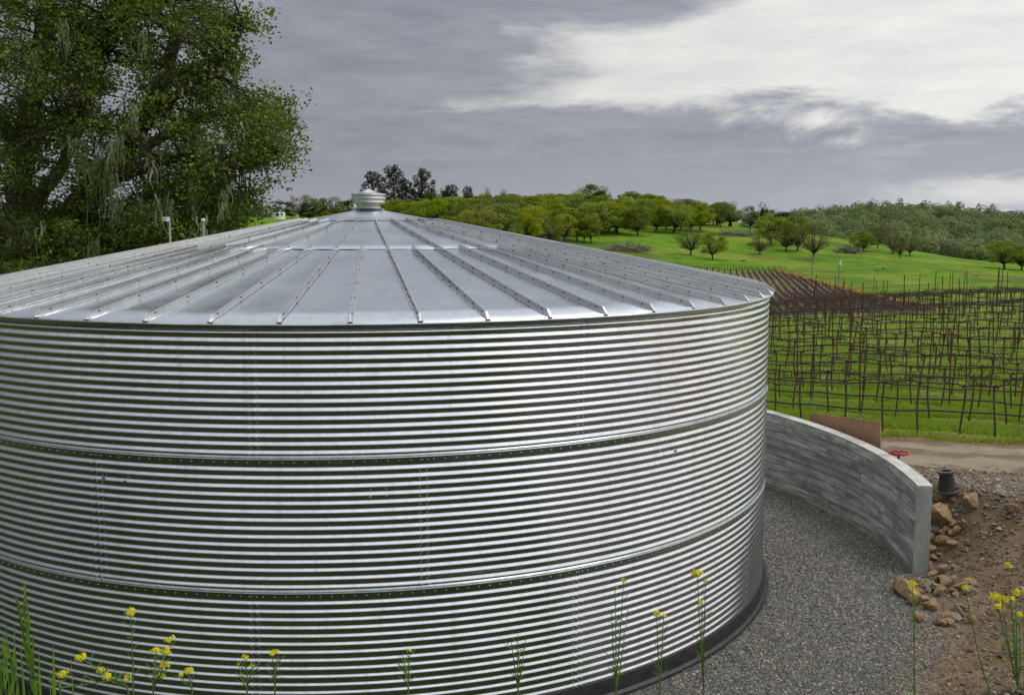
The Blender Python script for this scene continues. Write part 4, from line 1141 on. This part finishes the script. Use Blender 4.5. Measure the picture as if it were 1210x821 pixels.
# small yellow weeds near the road edge
n = 1500; u = rng.uniform(-4, 14, n); v = V0 - .35 + rng.normal(0, .28, n); X, Y = v * ROWS + u * ROWC, v * ROWC - u * ROWS
C = np.c_[X, Y, ground(X, Y) + rng.uniform(.03, .12, n)]; V, F = leaf_quads(C, rng.normal(size=(n, 3)) + np.array((0, 0, .8)), .035, .03)
tag(obj('weed_flowers', mesh('weed_flowers', V, F, leafmat('weed_yellow', (.30, .28, .03), (.45, .40, .04)))), 'low yellowish weeds along the road edge of the vineyard', 'weeds', None, 'stuff')

# ------------------------------------------------------------------ big live oak at the left, hung with lichen
def big_oak():
    YC = 22.0
    base = at_Y(52, 330, YC); base.z = gz(base.x, YC)
    e = empty('live_oak', base, 0, 'huge dark live oak draped with hanging lichen behind the tank at left', 'tree')
    B = base.copy(); rn = random.Random(4)
    def P(px, py, dy=0.0): return at_Y(px, py, YC + dy) - B
    limbs = [   # (pixel path with depth offsets, start radius, end radius)
        ([(52, 420, 0), (50, 330, 0), (62, 285, 0), (80, 262, .1)], .55, .42),
        ([(50, 330, 0), (28, 260, .4), (24, 190, .6), (40, 110, .8), (52, 30, 1.0), (60, -60, 1.0)], .40, .14),
        ([(24, 190, .6), (0, 140, .2), (-40, 90, -.4)], .22, .08),
        ([(80, 262, .1), (112, 222, -.3), (140, 190, -.6), (165, 150, -.8), (190, 105, -1.0), (205, 50, -1.2), (215, -20, -1.2)], .34, .09),
        ([(112, 222, -.3), (150, 205, -1.2), (200, 188, -1.8), (250, 190, -2.0), (292, 196, -2.0), (325, 186, -2.0)], .17, .035),
        ([(140, 190, -.6), (185, 165, .6), (240, 140, 1.0), (290, 130, 1.2), (325, 150, 1.2)], .16, .035),
        ([(165, 150, -.8), (215, 110, -1.6), (262, 70, -1.8), (285, 30, -1.8)], .13, .04),
        ([(80, 262, .1), (120, 285, -.6), (152, 300, -1.0), (180, 312, -1.2)], .12, .04),
        ([(80, 262, .1), (130, 262, 1.0), (170, 236, 1.4), (205, 232, 1.6), (238, 262, 1.6)], .13, .03),
        ([(190, 232, 1.5), (240, 232, 1.2), (275, 246, .8), (296, 244, .8)], .07, .025),
        ([(62, 285, 0), (30, 300, -1.0), (5, 290, -1.4), (-30, 300, -1.5)], .14, .05),
        ([(40, 110, .8), (90, 90, 0), (130, 60, -.4), (150, 0, -.6)], .14, .05),
        ([(28, 260, .4), (70, 200, 1.5), (95, 150, 2.0), (110, 90, 2.2), (120, 20, 2.2)], .18, .06),
        ([(24, 190, .6), (60, 150, -1.2), (100, 140, -1.8)], .10, .04),
        ([(80, 262, .1), (60, 300, -2.0), (40, 310, -2.2)], .09, .03),
    ]
    nodes = []
    wood = MB()
    for path, r0, r1 in limbs:
        K = [P(*q) for q in path]; pts = []
        for i in range(len(K) - 1):
            a0 = K[max(i - 1, 0)]; a1 = K[i]; a2 = K[i + 1]; a3 = K[min(i + 2, len(K) - 1)]
            for t in np.linspace(0, 1, 7)[:-1]:
                pts.append(.5 * ((2 * a1) + (a2 - a0) * t + (2 * a0 - 5 * a1 + 4 * a2 - a3) * t * t + (3 * a1 - a0 - 3 * a2 + a3) * t ** 3))
        pts.append(K[-1]); n = len(pts)
        pts = [p + Vector((rn.gauss(0, .02), rn.gauss(0, .02), rn.gauss(0, .02))) for p in pts]
        rad = [r0 + (r1 - r0) * (i / (n - 1)) ** .8 for i in range(n)]
        wood.tube(pts, rad, 9)
        nodes += [(p, r) for p, r in zip(pts, rad)]
    NP = np.array([tuple(p) for p, r in nodes])
    # crown outline in the picture (right edge as photographed, carried on above and to the left)
    poly = [(-120, 330), (-120, -120), (235, -120), (262, -30), (288, 40), (298, 95), (300, 118), (318, 126), (336, 138), (358, 165), (350, 188), (326, 182), (296, 196), (272, 214), (280, 230), (302, 240), (290, 258), (262, 282), (235, 292), (170, 305), (110, 318), (60, 335)]
    px_ = np.array([p[0] for p in poly]); py_ = np.array([p[1] for p in poly])
    def inside(x, y):
        c = False; j = len(poly) - 1
        for i in range(len(poly)):
            if (py_[i] > y) != (py_[j] > y) and x < (px_[j] - px_[i]) * (y - py_[i]) / (py_[j] - py_[i]) + px_[i]: c = not c
            j = i
        return c
    holes = [(148, 232, 24, 9), (120, 246, 14, 6), (95, 120, 7, 8), (88, 98, 9, 6), (20, 98, 8, 7), (187, 140, 10, 8), (60, 185, 10, 12), (185, 172, 12, 8), (205, 210, 14, 7), (245, 262, 12, 6), (150, 268, 12, 8), (14, 220, 5, 14), (112, 265, 8, 6), (232, 210, 9, 6), (285, 205, 12, 6), (188, 290, 20, 8), (215, 280, 14, 8), (270, 214, 10, 7), (42, 240, 8, 12), (165, 212, 12, 6)]
    cl = []; tries = 0
    while len(cl) < 1120 and tries < 40000:
        tries += 1
        x, y = rn.uniform(-110, 362), rn.uniform(-110, 330)
        if not inside(x, y): continue
        if any(((x - a) / c) ** 2 + ((y - b) / d) ** 2 < rn.uniform(.5, 1.3) for a, b, c, d in holes): continue
        if x < -30 and rn.random() < .5: continue
        # gathered into bunches rather than even
        if math.sin(x * .085 + 1.3 * math.sin(y * .05)) + math.sin(y * .10 + 1.7 * math.sin(x * .045)) < rn.uniform(-1.5, .5): continue
        dep = rn.gauss(0, 1.5) * (1 if x < 260 else .5) - .3
        cl.append(P(x, y, max(-3.2, min(3.0, dep))))
    for (p_, r_) in nodes:                            # leafy shoots along the thinner limbs
        if r_ < .10:
            for _ in range(3): cl.append(p_ + Vector((rn.gauss(0, .28), rn.gauss(0, .3), rn.gauss(.1, .25))))
    for _ in range(140):
        x_, y_ = rn.choice([(rn.uniform(225, 300), rn.uniform(205, 290)), (rn.uniform(280, 352), rn.uniform(135, 195)), (rn.uniform(0, 260), rn.uniform(265, 318))])
        if inside(x_, y_): cl.append(P(x_, y_, rn.gauss(-.4, .9)))
    twigs = MB(); Vs, Fs, off = [], [], 0
    for c in cl:
        dd = ((NP - np.array(c)) ** 2).sum(1); i = int(dd.argmin()); q = nodes[i][0]; dist = math.sqrt(dd[i])
        if dist > .12:
            m_ = (q + c) * .5 + Vector((rn.gauss(0, .1), rn.gauss(0, .1), .12 * dist))
            twigs.tube(bez(q, m_, c, 4), [min(.035, .012 + dist * .010), .014, .010, .005], 4, False)
        n = rn.randint(50, 92); R0 = rn.uniform(.22, .40)
        C = np.array(c) + np.clip(rng.normal(size=(n, 3)), -1.7, 1.7) * np.array((R0, R0, R0 * .55)) * .62
        D = rng.normal(size=(n, 3)) * .7 + np.array((0, 0, .8))
        V, F = leaf_quads(C, D, .088, .052); Vs.append(V); Fs.append(F + off); off += len(V)
        for _ in range(2):
            t_ = Vector(C[rn.randrange(n)]); twigs.tube([c, (c + t_) * .5 + Vector((0, 0, .02)), t_], [.007, .006, .004], 3, False)
    wood.build('trunk', M_bark, e, True, None); twigs.build('twigs', M_bark, e, False)
    obj('crown', mesh('crown', np.concatenate(Vs), np.concatenate(Fs), M_oakleaf), e)
    # hanging lichen: ragged ribbons in bunches
    spots = [(140, 165, 55), (132, 172, 85), (125, 185, 95), (118, 178, 30), (110, 195, 75), (150, 150, 20), (90, 175, 45), (86, 165, 30), (98, 170, 40), (200, 172, 40), (208, 176, 46), (215, 178, 40), (222, 182, 42), (195, 178, 30), (190, 176, 24),
             (140, 238, 45), (134, 232, 60), (165, 235, 30), (185, 236, 34), (230, 200, 40), (265, 240, 25), (262, 228, 40), (238, 262, 24), (35, 262, 70), (32, 280, 46), (25, 270, 50), (12, 290, 36), (48, 265, 40), (16, 95, 28), (158, 125, 36), (206, 92, 26), (212, 98, 22), (14, 180, 40), (60, 270, 30), (180, 190, 30), (226, 240, 26), (200, 236, 34), (270, 215, 30), (110, 285, 40), (288, 148, 16), (172, 160, 24), (238, 178, 20), (40, 60, 40), (170, 40, 36), (105, 60, 36), (75, 30, 40), (230, 60, 24)]
    for (x, y, L) in spots:
        mbv, mbf = [], []
        dep = rn.uniform(-2.4, -.6)
        for k in range(rn.randint(9, 16)):
            p = P(x + rn.gauss(0, 3.4), y + rn.gauss(0, 5), dep + rn.gauss(0, .12)); ln = L / FPX * YC * rn.uniform(.35, 1.0)
            w0 = rn.uniform(.010, .028); ang = rn.uniform(0, 3.14); t_ = Vector((math.cos(ang), math.sin(ang), 0)); segs = 6; b = len(mbv); drift = rn.gauss(0, .09)
            for s_ in range(segs + 1):
                u = s_ / segs; ww = w0 * (1 - .75 * u) * rn.uniform(.55, 1.3)
                c = p + Vector((drift * u + .025 * math.sin(u * 7 + k), .02 * math.sin(u * 5 + k), -ln * u))
                mbv += [tuple(c - t_ * ww), tuple(c + t_ * ww)]
            mbf += [(b + 2 * s_, b + 2 * s_ + 1, b + 2 * s_ + 3, b + 2 * s_ + 2) for s_ in range(segs)]
        obj('hanging_lichen', mesh('hanging_lichen', np.array(mbv), np.array(mbf), M_lichen), e)
big_oak()

# shrubs and poles behind the left part of the roof
random.seed(8)
for (px, py, h, w, Y, kd, lb) in ((20, 330, 95, 130, 25, 'shrub', 'dark shrub under the live oak at the left picture edge'), (95, 326, 70, 110, 27, 'shrub', 'leafy shrub under the middle of the live oak'), (150, 318, 48, 80, 30, 'shrub', 'shrub left of the first white camera pole'),
                          (222, 310, 42, 60, 33, 'shrub', 'bright shrub between the two white camera poles'), (268, 302, 34, 60, 36, 'olive', 'brownish shrub right of the second white camera pole'), (175, 305, 60, 60, 42, 'spring', 'yellow-green tree seen through the live oak limbs')):
    q = at_Y(px, py, Y); g = gz(q.x, Y)
    tree(px, py, h + max(0, (q.z - g)) / Y * FPX, w, kd, lb, None, 'shrub', Y=Y, cat='shrub')
for (px, ytop, Y, side, lb) in ((200, 257, 18.3, -1, 'nearer pale steel pole with a white camera box, behind the roof'), (240, 259, 18.9, 1, 'farther pale steel pole with a round white camera head, behind the roof')):
    q = at_Y(px, ytop, Y); g = gz(q.x, Y); H = q.z - g
    e = empty('camera_pole', (q.x, Y, g), 0, lb, 'pole')
    mb = MB(); mb.tube([(0, 0, -.1), (0, 0, H)], .019, 10); mb.build('pole', M_pole, e)
    if side < 0:
        mb = MB(); mb.box((-.045, -.02, H - .03), (.085, .14, .075)); hd = mb.build('camera_head', M_white, e, False)
        mb = MB(); mb.lathe([(.014, 0), (.014, .004), (0, .004)], 10); l = mb.build('lens', M_dark, hd); l.location = (-.055, -.092, H - .03); l.rotation_euler = (R_(90), 0, 0)
    else:
        mb = MB(); mb.lathe([(.0, .035), (.03, .03), (.042, 0), (.03, -.03), (0, -.035)], 16, (.01, -.03, H - .02)); mb.build('camera_head', M_white, e)
q = wall_pt(62.5, 318, 6.2); q = at_Y(62.5, 319, 15.5)
g = gz(q.x, q.y); e = empty('marker_stake', (q.x, q.y, g), 0, 'thin stake with a scrap of orange tape behind the left roof edge', 'stake')
mb = MB(); mb.box((0, 0, (q.z - g) / 2), (.02, .02, q.z - g)); mb.build('stake', M_postpale, e, False)
mb = MB(); mb.box((.0, -.014, q.z - g - .005), (.036, .006, .032)); mb.build('tape', M_orange, e, False)

# ------------------------------------------------------------------ wild mustard and grass on the bank below the camera
def flower_head(c, r, n, parent):
    Vs, Fs, off = [], [], 0
    for i in range(n):
        d = rng.normal(size=3); d[2] = abs(d[2]) * .6 + .1; d /= np.linalg.norm(d)
        p = np.array(c) + d * r * rng.uniform(.4, 1.35); s = rng.uniform(.0042, .0064)
        t = rng.normal(size=3); t -= d * (t @ d); t /= np.linalg.norm(t); b = np.cross(d, t)
        for q in range(4):
            a = q * math.pi / 2; u = t * math.cos(a) + b * math.sin(a); w = -t * math.sin(a) + b * math.cos(a)
            V = np.array([p, p + u * s + w * s * .55 + d * s * .2, p + u * s * 1.5 + d * s * .1, p + u * s - w * s * .55 + d * s * .2]); Vs.append(V); Fs.append(np.arange(4)[None] + off); off += 4
    return obj('flower_head', mesh('flower_head', np.concatenate(Vs), np.concatenate(Fs), M_yellow), parent)
def mustard(Y, heads, label, pods=True, base=None):
    """heads: pixel tops; one stem per head from a shared foot"""
    hx = sum(h[0] for h in heads) / len(heads); q = at_Y(hx if base is None else base, 790, Y); g = gz(q.x, Y); B = Vector((q.x, Y, g))
    e = empty('mustard_plant', B, 0, label, 'flower'); st = MB()
    stub = at_Y(hx if base is None else base, 812, Y) - B; stub = Vector((0, 0, max(.12, stub.z)))
    st.tube(bez((0, 0, -.03), (.01, 0, stub.z * .5), stub, 5), [.0045, .004, .0034, .003, .0028], 5)
    for (px, py, r, n) in heads:
        c = at_Y(px, py, Y + rng.uniform(-.08, .08)) - B
        low = Vector((c.x * .35, 0, stub.z + (c.z - stub.z) * .25)) if c.z > stub.z else stub * .9
        path = bez(stub if c.z > stub.z else stub * .8, low, c, 9); st.tube(path, [.0026, .0024, .0022, .002, .0018, .0016, .0014, .0012, .0010], 5, False)
        if n: flower_head(c, r, n, e)
        if pods:
            for k in range(2, 8):
                for s_ in range(2):
                    p = path[k]; a = random.uniform(0, 6.28); l = random.uniform(.012, .032)
                    st.tube([p, p + Vector((math.cos(a) * l, math.sin(a) * l, l * .7))], [.0009, .0013], 3, False)
    st.build('stem', M_stem, e, False)
    # lobed lower leaves
    lv, lf = [], []
    for k in range(7):
        a = random.uniform(0, 6.28); l = random.uniform(.06, .13); p = Vector((0, 0, stub.z * random.uniform(.25, .95))); d = Vector((math.cos(a), math.sin(a), .25)); w = Vector((-math.sin(a), math.cos(a), 0)); b = len(lv)
        for u, ww in ((0, .004), (.3, .016), (.42, .009), (.65, .024), (.85, .016), (1, .001)):
            c = p + d * l * u + Vector((0, 0, -.05 * u * u)); lv += [tuple(c - w * ww), tuple(c + w * ww)]
        lf += [(b + 2 * i, b + 2 * i + 1, b + 2 * i + 3, b + 2 * i + 2) for i in range(5)]
    obj('leaves', mesh('leaves', np.array(lv), np.array(lf), M_stem), e)
    return e
random.seed(14)
mustard(3.0, [(154, 724, .014, 18)], 'tall single mustard stem with one yellow head in front of the tank at left', base=156)
mustard(2.9, [(96, 777, .014, 18), (118, 793, .012, 12), (127, 799, .012, 12)], 'mustard plant with a bent stem left of the tall single stem', base=150)
mustard(3.1, [(201, 756, .013, 14), (184, 770, .015, 18), (198, 770, .014, 16), (194, 786, .013, 14), (190, 799, .010, 8)], 'branching mustard plant with five yellow heads right of the tall single stem', base=180)
mustard(3.1, [(222, 793, .013, 12), (214, 798, .008, 4)], 'low mustard plant with one small head right of the branching plant', base=226)
mustard(2.9, [(74, 797, .015, 16), (149, 801, .01, 8)], 'low mustard head beside the broad grass blades', base=70)
mustard(3.1, [(290, 776, .008, 5), (283, 786, .006, 2), (298, 786, .006, 2)], 'mostly green mustard plant in front of the second bolt seam', base=291)
mustard(3.1, [(321, 771, .010, 9), (327, 770, .007, 5)], 'thin mustard stem with a small head just right of the green one', base=324)
mustard(3.0, [(483, 768, .003, 2), (478, 778, .002, 0)], 'mustard tip barely showing at the lower middle of the tank', base=482)
mustard(3.0, [(612, 748, .003, 0), (622, 750, .003, 0), (604, 756, .003, 0)], 'bare green mustard tips below the middle of the tank', base=612)
mustard(3.0, [(737, 687, .007, 5), (727, 694, .003, 1), (722, 720, .003, 0), (742, 718, .003, 0)], 'tall green mustard stem with a few yellow petals right of centre', base=728)
mustard(3.0, [(776, 726, .011, 12), (784, 728, .006, 4)], 'short mustard head between the two taller stems right of centre', base=780)
mustard(3.0, [(824, 678, .014, 20), (829, 711, .008, 5), (834, 686, .006, 4)], 'tall mustard stem with a full yellow head by the right side of the tank', base=832)
mustard(3.2, [(1078, 690, .012, 16), (1081, 700, .006, 4)], 'mustard head in front of the largest boulder', base=1082)
mustard(3.1, [(1141, 695, .008, 10)], 'thin leaning mustard stem on the dirt right of the boulder', base=1170)
mustard(3.0, [(1191, 668, .007, 8), (1176, 706, .013, 18), (1184, 708, .012, 14), (1195, 708, .010, 12), (1200, 701, .010, 12), (1180, 719, .013, 16), (1204, 726, .008, 6)], 'bushy mustard plant at the lower right corner', base=1204)
mustard(2.8, [(1212, 700, .010, 10), (1222, 690, .010, 10), (1216, 716, .010, 10)], 'mustard plant cut by the right picture edge', base=1220)

# broad grass blades and seed heads at the lower left
def blade_plant(label, Y, items, px):
    q = at_Y(px, 800, Y); g = gz(q.x, Y); B = Vector((q.x, Y, g)); e = empty('grass_clump', B, 0, label, 'grass')
    for (x0, x1, y1, wpx, seedy) in items:
        p0 = at_Y(x0, 840, Y + rng.uniform(-.1, .1)) - B; p0.z = -.02; p1 = at_Y(x1, y1, Y + rng.uniform(-.1, .1)) - B
        w = 1.5 * wpx / FPX * Y; pts = bez(p0, Vector((p0.x * .8 + p1.x * .2, p0.y, p1.z * .6)), p1, 12); mb = MB(); V, F = [], []
        for i, p in enumerate(pts):
            u = i / 11; ww = w * .5 * (1 - u ** 3) + .0004; V += [p + Vector((-ww, 0, 0)), p + Vector((0, .25 * ww, 0)), p + Vector((ww, 0, 0))]
        F = [(3 * i + j, 3 * i + j + 1, 3 * i + 4 + j, 3 * i + 3 + j) for i in range(11) for j in (0, 1)]
        mb.add(V, F); mb.build('blade', M_fgrass, e, True, None)
        if seedy:
            sv, sf = [], []
            hd = MB()
            for k in range(80):
                u = random.uniform(.45, 1); i = min(10, int(u * 11)); p = pts[i].lerp(pts[i + 1], u * 11 - i); tdir = (pts[i + 1] - pts[i]).normalized(); a = random.uniform(0, 6.28); o_ = Vector((math.cos(a), math.sin(a), 0)) * .006
                hd.tube([p, p + o_ * 1.5 + tdir * .016, p + o_ * 2.6 + tdir * random.uniform(.05, .10)], [.0022, .0027, .0005], 3, False)
            hd.build('seed_head', M_fgrass, e, False)
blade_plant('broad green grass blades with a drooping seed head in the lower left corner', 2.7, [(58, 27, 716, 4, True), (50, 46, 765, 5, False), (58, 63, 757, 8, False), (34, 24, 758, 5, False), (86, 84, 778, 3, False), (12, 4, 770, 3, True), (22, 14, 776, 3, True), (30, 12, 784, 4, False), (4, -10, 750, 4, True), (44, 60, 790, 3, False)], 45)

# short grass covering the bank towards the tank
n = 90000
X = rng.uniform(-9, 4.2, n); Y = rng.uniform(1.3, 7.4, n); rt = np.hypot(X - TC[0], Y - TC[1])
k = (rt > 6.6) & (rng.uniform(0, 1, n) < 1 - sstep(X, .8, 3.4) * .93); X, Y = X[k], Y[k]
blades('bank_grass', X, Y, rng.uniform(.06, .20, len(X)), rng.uniform(.004, .009, len(X)), M_bankgrass, 'short green grass on the bank in front of the tank', .45)
